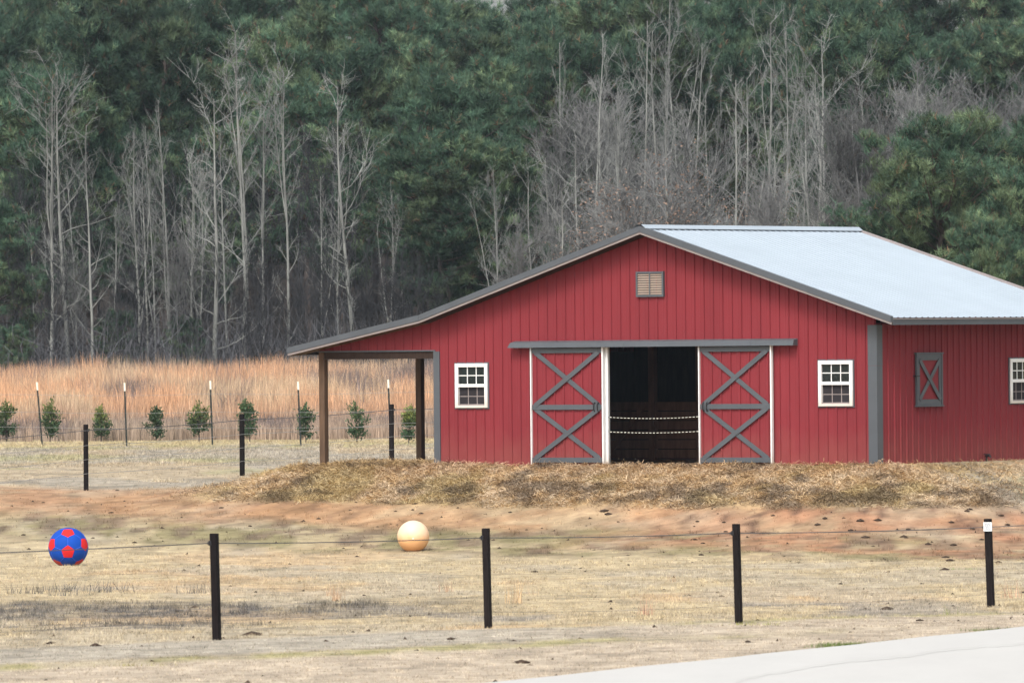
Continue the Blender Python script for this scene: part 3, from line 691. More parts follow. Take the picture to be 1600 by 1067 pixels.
# ropes across the doorway: twisted white and dark strands
def rope(z, sag, label):
    a = Vector((-6.57, -.02, z)); b = Vector((-4.2, -.10, z + .005)); n = 52
    pts = [a.lerp(b, i / n) + Vector((0, 0, -sag * 4 * (i / n) * (1 - i / n))) for i in range(n + 1)]
    q = MB().tube(pts, .006, 6)
    o = thing("rope", label, "rope", barn.location, -TH, "ropes across the open doorway", q.mesh("rope", M['iron']))
    for k in range(0, n - 1, 2):
        MB().tube([pts[k], pts[k + 1]], .008, 6).build("white_strand", M['cream'], o)
rope(.965, .035, "upper of two sagging white and black ropes across the doorway")
rope(.665, .030, "lower of two sagging white and black ropes across the doorway")

# ---------------------------------------------------------------- balls
def sphere_mesh(r, n=48, m=24):
    V = []; F = []
    for j in range(m + 1):
        for i in range(n):
            th = math.pi * j / m; ph = 2 * math.pi * i / n; V.append((r * math.sin(th) * math.cos(ph), r * math.sin(th) * math.sin(ph), r * math.cos(th)))
    for j in range(m):
        for i in range(n): F.append((j * n + i, (j + 1) * n + i, (j + 1) * n + (i + 1) % n, j * n + (i + 1) % n))
    return V, F
PHI = (1 + 5 ** .5) / 2
ico = [Vector(p).normalized() for p in [(0, a, b * PHI) for a in (-1, 1) for b in (-1, 1)] + [(a, b * PHI, 0) for a in (-1, 1) for b in (-1, 1)] + [(b * PHI, 0, a) for a in (-1, 1) for b in (-1, 1)]]
def facing_rot(src_v, dst, spin_src, spin_dst):
    def frame(a, b): a = a.normalized(); b = (b - a * b.dot(a)).normalized(); return Matrix((a, b, a.cross(b))).transposed()
    return frame(dst, spin_dst) @ frame(src_v, spin_src).transposed()
X, Y, Z = sight(107, 883)
rb_ = .38
ball = thing("ball", "big blue cloth-covered ball with red pentagons on the short grass", "ball", (X, Y, Z + rb_ - .04), me=new_mesh("ball", *sphere_mesh(rb_), M['blue'], None, True))
v0 = ico[0]; nb = min((q for q in ico if (q - v0).length > .1), key=lambda q: (q - v0).length)
Rm = facing_rot(v0, Vector((.03, -1, -.21)), -nb, Vector((0, .05, -1)))
icr = [Rm @ q for q in ico]
def patch(pts, r, c):
    """spherical polygon fan, subdivided"""
    mb = MB(); n = len(pts); S = 5
    for k in range(n):
        a, b = pts[k], pts[(k + 1) % n]; g0 = len(mb.v)
        for i in range(S + 1):
            for j in range(i + 1):
                p = c * (S - i) + (a * (i - j) + b * j); p = p / S; mb.v.append(tuple(p.normalized() * r))
        idx = lambda i, j: g0 + i * (i + 1) // 2 + j
        for i in range(S):
            for j in range(i + 1):
                mb.f.append((idx(i, j), idx(i + 1, j), idx(i + 1, j + 1)))
                if j < i: mb.f.append((idx(i, j), idx(i + 1, j + 1), idx(i, j + 1)))
    return mb
seam = MB()
for c in icr:
    nbs = [q for q in icr if .2 < (q - c).length < 1.1]
    u_ = (nbs[0] - c * nbs[0].dot(c)).normalized(); w_ = c.cross(u_)
    nbs.sort(key=lambda q: math.atan2(q.dot(w_), q.dot(u_)))
    pts = [(c * 2 + q).normalized() for q in nbs]
    patch(pts, rb_ * 1.004, c).build("pentagon_patch", M['redpatch'], ball, smooth=True)
    for q in nbs:
        a = (c * 2 + q).normalized(); b = (c + q * 2).normalized()
        pp = [(a.lerp(b, t)).normalized() * rb_ * 1.0005 for t in (0, .25, .5, .75, 1)]
        if c.x + c.y * 1.7 < q.x + q.y * 1.7: seam.tube(pp, .0035, 4, False)
seam.build("seam", M['seam'], ball)
X, Y, Z = sight(646, 861)
mo = bpy.data.materials.new("faded_orange_rubber"); mo.use_nodes = True; N = mo.node_tree.nodes; L = mo.node_tree.links
p = N["Principled BSDF"]; p.inputs['Roughness'].default_value = .5
tc = N.new("ShaderNodeTexCoord"); sx = N.new("ShaderNodeSeparateXYZ"); L.new(tc.outputs['Object'], sx.inputs[0])
nz = N.new("ShaderNodeTexNoise"); nz.inputs['Scale'].default_value = 7; nz.inputs['Detail'].default_value = 6; L.new(tc.outputs['Object'], nz.inputs['Vector'])
ad = N.new("ShaderNodeMath"); ad.operation = 'MULTIPLY_ADD'; L.new(nz.outputs[0], ad.inputs[0]); ad.inputs[1].default_value = .22; L.new(sx.outputs['Z'], ad.inputs[2])
rp = N.new("ShaderNodeValToRGB"); mr = N.new("ShaderNodeMapRange"); mr.inputs[1].default_value = -.22; mr.inputs[2].default_value = .42; L.new(ad.outputs[0], mr.inputs[0]); L.new(mr.outputs[0], rp.inputs[0])
rp.color_ramp.elements[0].color = (.76, .38, .17, 1); rp.color_ramp.elements[1].color = (.82, .62, .43, 1); e_ = rp.color_ramp.elements.new(.40); e_.color = (.82, .47, .22, 1); e_ = rp.color_ramp.elements.new(.62); e_.color = (.81, .56, .36, 1)
L.new(rp.outputs[0], p.inputs['Base Color'])
ro = .315
ob = thing("ball", "plain pale orange ball on the grass in front of the lean-to", "ball", (X, Y, Z + ro - .035), me=new_mesh("ball", *sphere_mesh(ro), mo, None, True))
MB().tube([(.0, -ro * .985, -.03), (0, -ro * 1.01, -.03)], .02, 10).build("valve", M['cream'], ob)

# ---------------------------------------------------------------- fences
def post(px_top, py_top, px, py, label, group, wpx, ins=True, hm=1.37, Yfix=None):
    X, Y, Z = sight(px, py)
    if Yfix: Y = Yfix; X, Zt = xz_at(px, py, Y); Z = float(terr(X, Y))
    Xt, Zt = xz_at(px_top, py_top, Y); h = Zt - Z; w_ = wpx * Y / FPX / 2 * .74
    mb = MB(); ln = (Xt - X)
    q = lambda zz: ln * zz / h
    mb.bar((q(-.5), 0, -.5), (q(h), 0, h), (w_, 0, 0), (0, w_, 0))
    o = thing("fence_post", label, "fence post", (X, Y, Z), R.uniform(.3, .6) - .0, group)
    o.rotation_euler = (0, 0, 0)
    mb2 = MB(); c, s = math.cos(.45), math.sin(.45)
    mb2.bar((q(-.5), 0, -.5), (q(h), 0, h), (w_ * c, -w_ * s, 0), (w_ * s, w_ * c, 0))
    mb2.build("wooden_post", M['post'], o, bevel=.006)
    zi = h - .125
    sgn = -1 if ins == 1 else 1
    xi = q(zi) + sgn * (w_ * 1.25)
    MB().bar((xi, -.02, zi - .03), (xi, -.02, zi + .03), (.018, 0, 0), (0, .02, 0)).bar((xi + sgn * .02, -.03, zi - .014), (xi + sgn * .02, -.03, zi + .014), (.014, 0, 0), (0, .016, 0)).build("insulator", M['iron'], o)
    return o, Vector((X + xi + sgn * .02, Y - .04, Z + zi)), h, w_
G1 = "black posts of the near paddock fence"; G2 = "black posts of the far paddock fence"
near = []
for a in [(334.5, 833, 339, 1000, "leftmost near black fence post, below the straight blank stretch between the two balls", 15),
          (759, 825, 763, 982, "near black fence post just right of the pale orange ball", 13.5),
          (1150, 818, 1154.5, 973, "near black fence post in front of the right sliding door", 13.5),
          (1543.5, 810, 1548.5, 949, "near black fence post carrying a small white sign", 13.5)]:
    near.append(post(a[0], a[1], a[2], a[3], a[4], G1, a[5]))
po, _, hp, wp = near[3]
c, s = math.cos(.45), math.sin(.45)
sg = MB().box(-.062, .062, -.004, .004, -.066, .066).build("sign_plate", M['sign'], po, label="small white warning sign with unreadable print")
sg.location = (-.043 + s * 0, -wp - .028, hp - .115)
sp_ = MB()
for k in range(7):
    wl = R.uniform(.032, .046); sp_.box(-wl, wl, -.0055, -.0048, .046 - k * .0145, .052 - k * .0145)
o = sp_.build("sign_print", M['print_'], po); o.location = sg.location
far = []
for a in [(134, 663, 134.5, 762, "black post at the left end of the far fence, left of all other black posts", 8, 182.5),
          (378, 647, 378.5, 740, "black far fence post with an evergreen shrub right behind it", 8.5, 191),
          (611.5, 631.5, 612, 723, "black far fence post seen under the barn lean-to", 8.5, 198)]:
    far.append(post(*a[:5], G2, a[5], ins=2, Yfix=a[6]))
def wire(name, pts, r, mt, label, sag=.02, group=None):
    P = []
    for a, b in zip(pts, pts[1:]):
        for i in range(8):
            t = i / 8; q = Vector(a).lerp(Vector(b), t); q.z -= sag * 4 * t * (1 - t); P.append(q)
    P.append(Vector(pts[-1])); vs, fs = tube(P, r, 5)
    return thing(name, label, "wire", group=group, me=new_mesh(name, vs, fs, mt))
ni = [q[1] for q in near]
e0 = ni[0] + (ni[0] - ni[1]) * 1.7; e0.z = ni[0].z - .03; e1 = ni[3] + (ni[3] - ni[2]) * 1.0; e1.z = ni[3].z + .0
wire("fence_wire", [e0] + ni + [e1], .0065, M['wire'], "top wire of the near fence running past both balls", .02)
lowd = Vector((0, 0, -.98))
wire("fence_wire", [e0 + lowd] + [q + lowd for q in ni] + [e1 + lowd], .002, M['wire'], "faint low wire of the near fence, close above the grass", .03)
fi = [q[1] for q in far]
f0 = fi[0] + (fi[0] - fi[1]) * 1.0; f0.z = fi[0].z - .16; f1 = fi[2] + (fi[2] - fi[1]) * 1.6; f1.z = fi[2].z + .1
wire("fence_wire", [f0] + fi + [f1], .0075, M['wire'], "dark top wire of the far fence behind the lean-to", .03)
for k, dz in enumerate((-.32, -.62, -.92)):
    wire("fence_wire", [q + Vector((0, .05, dz)) for q in [f0] + fi + [f1]], .005, M['wire2'], ["second wire from the top of the far fence, pale", "third wire from the top of the far fence, pale", "lowest pale wire of the far fence, near the ground"][k], .03, "pale wires of the far fence")
# steel T-posts
tp = []
TL = ["steel stake with cream tip in front of the gap left of the leftmost black post", "steel stake with cream tip midway between the two left black posts", "steel stake with cream tip just left of the second black post's shrub",
      "steel stake with cream tip just left of the lean-to, before a shrub", "steel stake with cream tip under the lean-to, behind the black post"]
for k, (xt, yt, xb, yb_) in enumerate([(57.5, 597, 66, 695), (194.5, 598, 198, 697), (328.5, 595, 332, 696), (465.5, 596, 470, 696), (606.5, 593, 610.5, 695)]):
    X, Y, Z = sight(xb, yb_); Xt, Zt = xz_at(xt, yt, Y); h = Zt - Z; dx = Xt - X
    o = thing("steel_stake", TL[k], "fence stake", (X, Y, Z), group="steel stakes before the tall grass")
    f = .87; q = lambda t: (dx * t, 0, h * t)
    MB().bar((dx * -.1, 0, -h * .1), q(f), (.022, 0, 0), (0, .004, 0)).bar((dx * -.1, .016, -h * .1), (dx * f, .016, h * f), (.004, 0, 0), (0, .012, 0)).build("shaft", M['steel'], o)
    MB().bar(q(f + .001), q(1), (.024, 0, 0), (0, .006, 0)).build("painted_tip", M['cream'], o)
    tp.append((X, Y, Z, dx, h))
for k, f in enumerate((.80, .52, .28)):
    P = [Vector((X + dx * f, Y - .01, Z + h * f)) for X, Y, Z, dx, h in tp]; P = [P[0] + (P[0] - P[1]) * 2] + P + [P[-1] + (P[-1] - P[-2]) * 3]
    wire("fence_wire", P, .004, M['wire2'], ["top strand of thin wire between the steel stakes", "middle strand of thin wire between the steel stakes", "bottom strand of thin wire between the steel stakes"][k], .01, "thin wires between the steel stakes")

# ---------------------------------------------------------------- shrubs
def leaf_cloud(C, N_, size, tint, up=.4):
    """C: centres (n,3), N_: outward directions; one bent leaf-shaped quad each"""
    n = len(C); d = N_ + rng.normal(0, .6, (n, 3)); d[:, 2] += up; d /= np.linalg.norm(d, axis=1)[:, None]
    s = np.cross(d, rng.normal(0, 1, (n, 3))); s /= np.linalg.norm(s, axis=1)[:, None]
    L = size * rng.uniform(.6, 1.3, (n, 1))
    V = np.stack([C, C + d * L * .5 + s * L * .28, C + d * L, C + d * L * .5 - s * L * .28], 1).reshape(-1, 3)
    b4 = np.arange(n)[:, None] * 4
    F = np.concatenate([b4 + [0, 1, 2], b4 + [0, 2, 3]])
    return V, F, np.repeat(tint, 4, 0)
def shrub(px, base, top, wpx, yel, label, lean=0):
    X, Y, Z = sight(px, base); _, Zt = xz_at(px, top, Y); h = (Zt - Z) * rng.uniform(.92, 1.06); r = wpx * Y / FPX / 2 * rng.uniform(.85, 1.15)
    o = thing("shrub", label, "shrub", (X, Y, Z), group="young evergreen shrubs in a row behind the steel stakes")
    n = int(rng.integers(850, 1700)); nb = int(rng.integers(18, 30)); az = rng.uniform(0, 6.28, nb); hz = rng.uniform(.12, .9, nb); br = MB(); Cs = []; Ns = []
    br.tube([(0, 0, -.05), (lean * h * .5, 0, h * .5), (lean * h, 0, h * .93)], [.018, .012, .004], 5)
    for k in range(nb):
        prof = math.sin(math.pi * min(1, (hz[k] * .86 + .12))) ** .7 * rng.uniform(.45, 1.1)
        st_ = Vector((lean * h * hz[k] * .8, 0, h * hz[k] * .75)); en = Vector((math.cos(az[k]) * r * prof + lean * h * hz[k], math.sin(az[k]) * r * prof, h * (hz[k] * .9 + .08)))
        br.tube([st_, st_.lerp(en, .6) + Vector((0, 0, -.02)), en], [.007, .005, .002], 3, False)
        m_ = n // nb; t = rng.uniform(.35, 1.1, m_)[:, None]; P = np.array(st_) * (1 - t) + np.array(en) * t + rng.normal(0, .055, (m_, 3))
        Cs.append(P); Ns.append(np.tile(np.array((en - st_).normalized()), (m_, 1)))
    # leader
    m_ = 90; t = rng.uniform(.6, 1, m_)[:, None]; Cs.append(np.array([lean * h, 0, h]) * t + rng.normal(0, .03, (m_, 3))); Ns.append(np.tile([0, 0, 1.], (m_, 1)))
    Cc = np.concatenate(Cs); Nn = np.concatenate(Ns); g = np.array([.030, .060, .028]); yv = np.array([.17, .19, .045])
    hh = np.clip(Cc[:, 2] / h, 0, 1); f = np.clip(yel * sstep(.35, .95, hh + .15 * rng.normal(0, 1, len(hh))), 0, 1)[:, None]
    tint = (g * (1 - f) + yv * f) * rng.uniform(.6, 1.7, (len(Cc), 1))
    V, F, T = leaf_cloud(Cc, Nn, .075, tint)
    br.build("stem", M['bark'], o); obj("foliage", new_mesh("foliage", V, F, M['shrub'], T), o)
for a in [(10, 690, 628, 30, .45, "evergreen shrub cut by the left edge, left of the first steel stake"), (78, 691, 627, 30, .55, "evergreen shrub just right of the first steel stake", .06),
          (158, 690, 632, 24, .75, "narrow yellow-green shrub right of the leftmost black post"), (244, 690, 635, 30, .12, "dense dark round-topped shrub right of the second steel stake"),
          (311, 692, 631, 30, .55, "full shrub with yellowish top touching the third steel stake"), (391, 691, 629, 27, .1, "dark leaning shrub half behind the black post", -.12),
          (478, 692, 631, 30, .1, "open dark shrub behind the steel stake left of the lean-to", .0), (558, 692, 624, 33, .18, "tall irregular shrub framed by the lean-to posts", -.05),
          (638, 693, 638, 27, .85, "light yellow-green shrub beside the rear lean-to post", .08)]:
    shrub(*a)

# ---------------------------------------------------------------- trees
def rot_to(d):                                     # basis with z along d
    d = Vector(d).normalized(); a = d.orthogonal().normalized(); return a, d.cross(a), d
def needles(C, AX, n_per, L, wd, tint, spread=.95):
    C = np.repeat(C, n_per, 0); AX = np.repeat(AX, n_per, 0); n = len(C)
    d = AX + rng.normal(0, spread * .62, (n, 3)); d /= np.linalg.norm(d, axis=1)[:, None]
    s = np.cross(d, rng.normal(0, 1, (n, 3))); s /= np.linalg.norm(s, axis=1)[:, None]
    L = L * rng.uniform(.7, 1.2, (n, 1)); b = C + AX * rng.uniform(-.14, .10, (n, 1)) * 1.0
    V = np.stack([b - s * wd / 2, b + s * wd / 2, b + d * L], 1).reshape(-1, 3)
    return V, np.arange(n * 3).reshape(-1, 3), np.repeat(np.repeat(tint, n_per, 0), 3, 0)
def make_pine(seed, H, cb, Rc, dens=1.0, tuft=.30, nper=8, wd=.027, flat=.55, clump=1.0):
    rr = random.Random(seed); tr = MB()
    bend = [Vector((rr.uniform(-.12, .12) * k, rr.uniform(-.12, .12) * k, H * k / 7)) for k in range(8)]; bend[0] = Vector((0, 0, -.3))
    tr.tube(bend, [.15 * H / 11 * (1 - k / 8.3) + .02 for k in range(8)], 8)
    def tpt(z):
        q = max(0, min(6.999, z / H * 7)); k = int(q); return bend[k].lerp(bend[k + 1], q - k)
    C = []; A = []; K = []; bm_ = MB(); z = cb * H
    while z < H * .985:
        t = (z - cb * H) / (H * (1 - cb)); prof = min(1, .45 + t * 2.4) * (1 - t ** 2.2) ** flat
        for _ in range(rr.choice((3, 4, 4, 5))):
            az = rr.uniform(0, 6.283); L = Rc * prof * rr.uniform(.55, 1.12) + .25; el = -.1 + .95 * t + rr.uniform(-.2, .2)
            st_ = tpt(z); d = Vector((math.cos(az) * math.cos(el), math.sin(az) * math.cos(el), math.sin(el)))
            P = [st_, st_ + d * L * .45 + Vector((0, 0, -.04 * L)), st_ + d * L + Vector((0, 0, .10 * L))]
            bm_.tube(P, [.035 * L / 2.5 + .012, .02 * L / 2.5 + .008, .006], 4, False)
            side = Vector((-math.sin(az), math.cos(az), 0)); nc = 1 + int(L * 1.15 * dens + rr.random())
            for c_ in range(nc):
                u_ = 1.0 if c_ == 0 else rr.uniform(.35, .95); lat = 0 if c_ == 0 else rr.uniform(-1, 1) * .38 * L
                q = P[0].lerp(P[1], u_ / .5) if u_ < .5 else P[1].lerp(P[2], (u_ - .5) / .5)
                cc = q + side * lat + Vector((0, 0, rr.uniform(0, .2))); rc = rr.uniform(.20, .42) * clump; kb = rr.uniform(.6, 1.4)
                bm_.tube([q - d * .2, cc], [.012, .006], 3, False)
                for _k in range(int(20 * clump)):
                    v_ = Vector((rr.gauss(0, 1), rr.gauss(0, 1), rr.gauss(.25, .8))).normalized(); v_.z *= .75
                    C.append(cc + v_ * rc * rr.uniform(.55, 1.1)); K.append(kb); A.append((v_ * .7 + Vector((0, 0, 1.1))).normalized())
        z += rr.uniform(.26, .42) * (.75 + .5 * (1 - t))
    C = np.array([tuple(c) for c in C]); A = np.array([tuple(c) for c in A]); n = len(C)
    r2 = np.random.default_rng(seed); cl = fbm(C[:, 0] * .9 + seed, C[:, 2] * .9 + C[:, 1] * .8, seed % 97)
    base = np.array([.040, .080, .052]); warm = np.array([.115, .155, .080])
    tint = base + (warm - base) * np.clip(sstep(.45, .62, cl) * .8 + .2 * r2.normal(0, 1, n), 0, 1)[:, None]
    dead = r2.uniform(0, 1, n) < .035; tint[dead] = (.15, .095, .06)
    tint *= r2.uniform(.7, 1.35, (n, 1)) * np.array(K)[:, None]
    V, F, T = needles(C, A, nper, tuft, wd, tint)
    H = float(np.percentile(V[:, 2], 99.9))
    trm = new_mesh("trunk", tr.v + bm_.v, tr.f + [tuple(i + len(tr.v) for i in f) for f in bm_.f], M['bark'], None, False)
    return trm, new_mesh("crown", V, F, M['needle'], T), H
PINES = [make_pine(101, 11, .30, 2.9), make_pine(102, 12, .38, 2.5), make_pine(103, 10, .22, 3.1), make_pine(104, 12.5, .45, 2.8), make_pine(105, 11, .34, 2.2)]
BIGP = [make_pine(111, 10, .10, 3.7, 1.7, .25, 10, .022, .30, 1.1), make_pine(112, 9.5, .08, 3.3, 1.7, .25, 10, .022, .32, 1.1)]

def make_bare(seed, H, spread, nprim, first, ang, kink=.05, trunk_r=.13, twiggy=1.0, fork=0, leaves=False, tw=.008, bushy=False):
    rr = random.Random(seed); tr = MB(); br = MB(); tips = []


    def walk(p, d, L, r0, n, wob, up):
        pts = [p]; d = d.normalized()
        for k in range(n):
            d = (d + Vector((rr.gauss(0, wob), rr.gauss(0, wob), rr.gauss(0, wob) + up))).normalized(); pts.append(pts[-1] + d * L / n)
        return pts, [max(tw, r0 * (1 - .85 * k / n)) for k in range(n + 1)]
    stems = []
    pts = [Vector((0, 0, -.3))]; d = Vector((rr.uniform(-.05, .05), rr.uniform(-.05, .05), 1))
    for k in range(14):
        d = (d + Vector((rr.gauss(0, kink), rr.gauss(0, kink), .25))).normalized(); pts.append(pts[-1] + d * (H + .3) / 14)
    rads = [trunk_r * .8 * (1 - .93 * (k / 14) ** .9) + .008 for k in range(15)]; stems.append((pts, rads, first))
    for k in range(fork):
        i = rr.randint(3, 8); dd = Vector((rr.uniform(-.5, .5), rr.uniform(-.5, .5), 1)); q, rd_ = walk(pts[i], dd, H * (1 - i / 14) * rr.uniform(.75, .98), rads[i] * .75, 10, .06, .12)
        stems.append((q, rd_, .15))
    for pts, rads, fst in stems:
        tr.tube(pts, rads, 7, False)
        m_ = int(nprim * (1 if pts is stems[0][0] else .5))
        for k in range(m_):
            t = fst + (1 - fst) * ((k + rr.random()) / m_); q = t * (len(pts) - 1); i = min(int(q), len(pts) - 2); p = pts[i].lerp(pts[i + 1], q - i)
            az = rr.uniform(0, 6.283); e = ang + rr.uniform(-.2, .25) + .25 * t
            L = spread * min(1.0, (1.08 - t) ** .6 * (.55 + t)) * rr.choice((.3, .5, .7, 1.0, 1.25)) * rr.uniform(.8, 1.1) + .2
            d = Vector((math.cos(az) * math.cos(e), math.sin(az) * math.cos(e), math.sin(e)))
            P, rd_ = walk(p, d, L, max(.017, rads[i] * .38), 5, .13, .07); (br if rd_[0] < .02 else tr).tube(P, rd_, 4, False)
            for s_ in range(int((3 + 2.6 * L) * twiggy)):
                u_ = rr.uniform(.2, 1) * 4.99; j = int(u_); p2 = P[j].lerp(P[j + 1], u_ - j)
                dv = (P[min(j + 1, 5)] - P[j]).normalized(); d2 = (dv + Vector((rr.gauss(0, .6), rr.gauss(0, .6), rr.gauss(.2, .5)))).normalized()
                L2 = L * rr.uniform(.2, .45); P2, r2_ = walk(p2, d2, L2, .011, 3, .2, .08); br.tube(P2, r2_, 3, False); tips.append((P2[-1], d2))
                for s3 in range(int(rr.uniform(2, 4.6) * twiggy)):
                    j = rr.randint(0, 2); d3 = (d2 + Vector((rr.gauss(0, .6), rr.gauss(0, .6), rr.gauss(.15, .5)))).normalized()
                    p3 = P2[j].lerp(P2[j + 1], rr.random()); e3 = p3 + d3 * rr.uniform(.2, .5) * min(1, L2 + .3)
                    br.tube([p3, e3], [tw, tw * .5], 3, False); tips.append((e3, d3))
    trm = new_mesh("trunk", tr.v, tr.f, M[bushy or 'pale'], None, True); brm = new_mesh("branches", br.v, br.f, M[bushy or ('twig' if leaves else 'palet')])
    lf = None
    if leaves:
        k = [q for q in tips if rr.random() < leaves]
        Cc = np.repeat(np.array([tuple(q[0]) for q in k]), 2, 0) + rng.normal(0, .08, (len(k) * 2, 3)); Nn = np.repeat(np.array([tuple(q[1]) for q in k]), 2, 0)
        V, F, T = leaf_cloud(Cc, Nn, .075, np.ones((len(Cc), 3)), up=-.5); lf = new_mesh("leaves", V, F, M['leafb'])
    H = max(max(v[2] for v in tr.v), sorted(v[2] for v in br.v)[-8])
    return trm, brm, H, lf
TALL = [make_bare(201, 12, 3.0, 20, .16, .50, .028, .12, 1.05, tw=.0055), make_bare(202, 12, 2.4, 18, .25, .65, .03, .10, 1.05, 1, tw=.0055), make_bare(203, 12, 3.5, 24, .14, .42, .03, .14, 1.05, 0, tw=.0055), make_bare(204, 12, 2.5, 19, .28, .75, .03, .10, 1.05, 2, tw=.0055),
        make_bare(205, 12, 3.3, 21, .20, .35, .028, .12, 1.05, 0, tw=.0055), make_bare(206, 12, 2.7, 18, .12, .60, .035, .11, 1.05, 2, tw=.0055)]
BUSH = [make_bare(211, 8, 2.8, 30, .12, .75, .09, .09, 1.35, 3, bushy='twig'), make_bare(212, 8, 3.1, 34, .15, .6, .10, .09, 1.35, 2, bushy='twig'), make_bare(213, 8, 2.4, 28, .2, .95, .08, .08, 1.4, 4, bushy='twig')]
BUSHD = [make_bare(214, 8, 2.8, 26, .12, .75, .10, .08, 1.1, 3, bushy='shade_twig'), make_bare(215, 8, 2.6, 26, .15, .5, .12, .08, 1.1, 2, bushy='shade_twig')]
LEAFY = [make_bare(221, 6.5, 2.7, 40, .12, .5, .05, .10, 1.4, 2, leaves=.42)]

def plant(name, proto, px, top, Y, label, cat, group=None, wscale=1.0, base_row=None, dh=0.0, tint_mat=None):
    X, Zt = xz_at(px, top, Y); Z = float(terr(X, Y)); s = (Zt - Z) / proto[2]
    o = thing(name, label, cat, (X, Y, Z - .05), R.uniform(0, 6.28), group); o.scale = (s * wscale, s * wscale, s)
    n2 = "crown" if name.startswith("pine") else "branches"
    obj("trunk", proto[0], o); c = obj(n2, proto[1], o)
    if len(proto) > 3 and proto[3]: obj("withered_leaves", proto[3], o)
    return o
# pale slender trees along the wood's edge, left to right
G = "pale slender trees along the edge of the wood"
TREES = [(72, 78, 297, 5, 1.0, "leftmost tall pale bare tree, straight trunk, above the tall grass"), (101, 72, 299, 2, 1.0, "forked pale bare tree right beside the leftmost one"),
         (141, 160, 298, 4, .95, "shorter pale bare tree with a kinked trunk, third from the left"), (212, 175, 301, 3, 1.0, "thin twiggy bare tree left of the stake beside the narrow shrub"),
         (262, 150, 303, 1, .9, "thin pale tree just left of the stout middle trunk pair"), (300, 205, 300, 5, .8, "short thin pale tree close left of the stout white trunk"),
         (333, 118, 298, 2, 1.15, "stout pale bare tree with many spreading limbs, above the third steel stake"), (373, 12, 300, 3, 1.1, "tallest pale bare tree of the left wood, thin forked top"),
         (446, 62, 303, 5, .85, "slender pale bare tree above the left end of the lean-to roof"), (549, 96, 302, 0, 1.15, "isolated pale bare tree with fine limbs above the lean-to"),
         (925, 45, 318, 1, .9, "slim pale bare tree left of the roof ridge, first of the tall ones"), (1000, 25, 320, 1, .9, "slim pale bare tree right above the gable peak"),
         (1028, 5, 322, 4, .9, "tall pale tree a little right of the gable peak"), (1044, -40, 325, 3, .85, "pale tree running out of the top edge right of the gable peak"),
         (1076, 60, 320, 1, .9, "short pale leader right of the gable peak trees"), (1188, -10, 318, 0, 1.0, "white-barked tall tree at the middle of the white roof"),
         (1224, 5, 322, 3, .85, "thin pale tree between the two white-barked tall trees"), (1267, 15, 317, 2, .95, "white-barked tall tree with spreading top above the roof"),
         (1330, 90, 312, 0, .9, "pale bare tree above the far end of the roof ridge"), (1430, 105, 322, 3, 1.2, "many-stemmed pale tree rising behind the big dark pine's left shoulder")]
TREES += [(52, 300, 302, 4, .8, "thin low pale tree left of the leftmost tall pale tree"), (118, 260, 304, 1, .8, "thin pale tree between the forked pale tree and the kinked one"), (178, 300, 303, 5, .8, "thin pale tree right of the narrow shrub's line, among dark brush"),
          (228, 215, 300, 4, .8, "second of the two twiggy trees above the second steel stake"), (240, 190, 305, 1, .7, "very slim tree right of the two twiggy trees"), (312, 240, 303, 3, .8, "slim pale stem between the stout tree and the short one"), (350, 170, 304, 4, .8, "slim tree between the stout pale tree and the tallest one"),
          (405, 130, 303, 5, .85, "slender pale tree right of the tallest pale tree"), (500, 270, 304, 1, .9, "low slender tree left of the isolated pale tree"), (530, 170, 305, 5, .8, "faint slim tree just behind the isolated pale tree"), (610, 280, 303, 3, .9, "low pale tree right of the isolated one, above the lean-to roof"),
          (870, 60, 325, 1, .8, "slim pale tree left of all the tall ones above the roof"), (960, 95, 318, 5, .8, "short slim tree between the first two tall ones left of the peak"), (1110, 110, 316, 4, .8, "short pale tree midway between the peak trees and the white-barked ones"), (1290, 110, 315, 1, .8, "short slim tree right of the spreading white-barked tree"), (1390, 150, 318, 5, .9, "thin pale tree at the left edge of the big dark pine")]
for k, (px, top, Y, v_, ws, lb) in enumerate(TREES): plant("bare_tree", TALL[v_], px, top, Y, lb, "bare tree", G, ws * .9)
plant("leafy_beech", LEAFY[0], 1030, 226, 262, "small tree keeping its withered tan leaves, behind the gable peak", "tree", wscale=1.1)
plant("leafy_beech", LEAFY[0], 950, 318, 268, "low tree with tan leaves left of the gable peak, just over the roof edge", "tree", wscale=1.1)
plant("leafy_beech", LEAFY[0], 1185, 275, 308, "rusty brown leafy tree behind the middle of the roof", "tree", wscale=.8)
# grey thicket trees
REFS = [(10, "at the very left of the wood"), (65, "above the first steel stake"), (134, "above the leftmost black far post"), (196, "above the second steel stake"), (262, "above the shrub between two steel stakes"),
        (330, "above the third steel stake"), (390, "above the black post with the leaning shrub"), (455, "above the low tip of the lean-to roof"), (520, "above the front lean-to post"), (590, "above the middle of the lean-to"),
        (660, "above the rear lean-to post"), (738, "above the left white window"), (805, "above the left end of the door track"), (880, "above the left sliding door"), (950, "above the left edge of the doorway"), (1017, "above the gable vent"),
        (1088, "above the right edge of the doorway"), (1150, "above the right sliding door"), (1225, "above the right end of the door track"), (1307, "above the right front window"), (1372, "above the barn's near corner"),
        (1450, "above the hatch in the side wall"), (1530, "above the wall between hatch and side window"), (1600, "at the very right of the wood")]
RANKS = [(299, "foremost rank"), (308, "second rank"), (320, "third rank"), (333, "fourth rank"), (346, "fifth rank"), (358, "sixth rank"), (372, "seventh rank"), (390, "eighth rank"), (404, "ninth rank"), (500, "rearmost rank")]
SEEN = {}
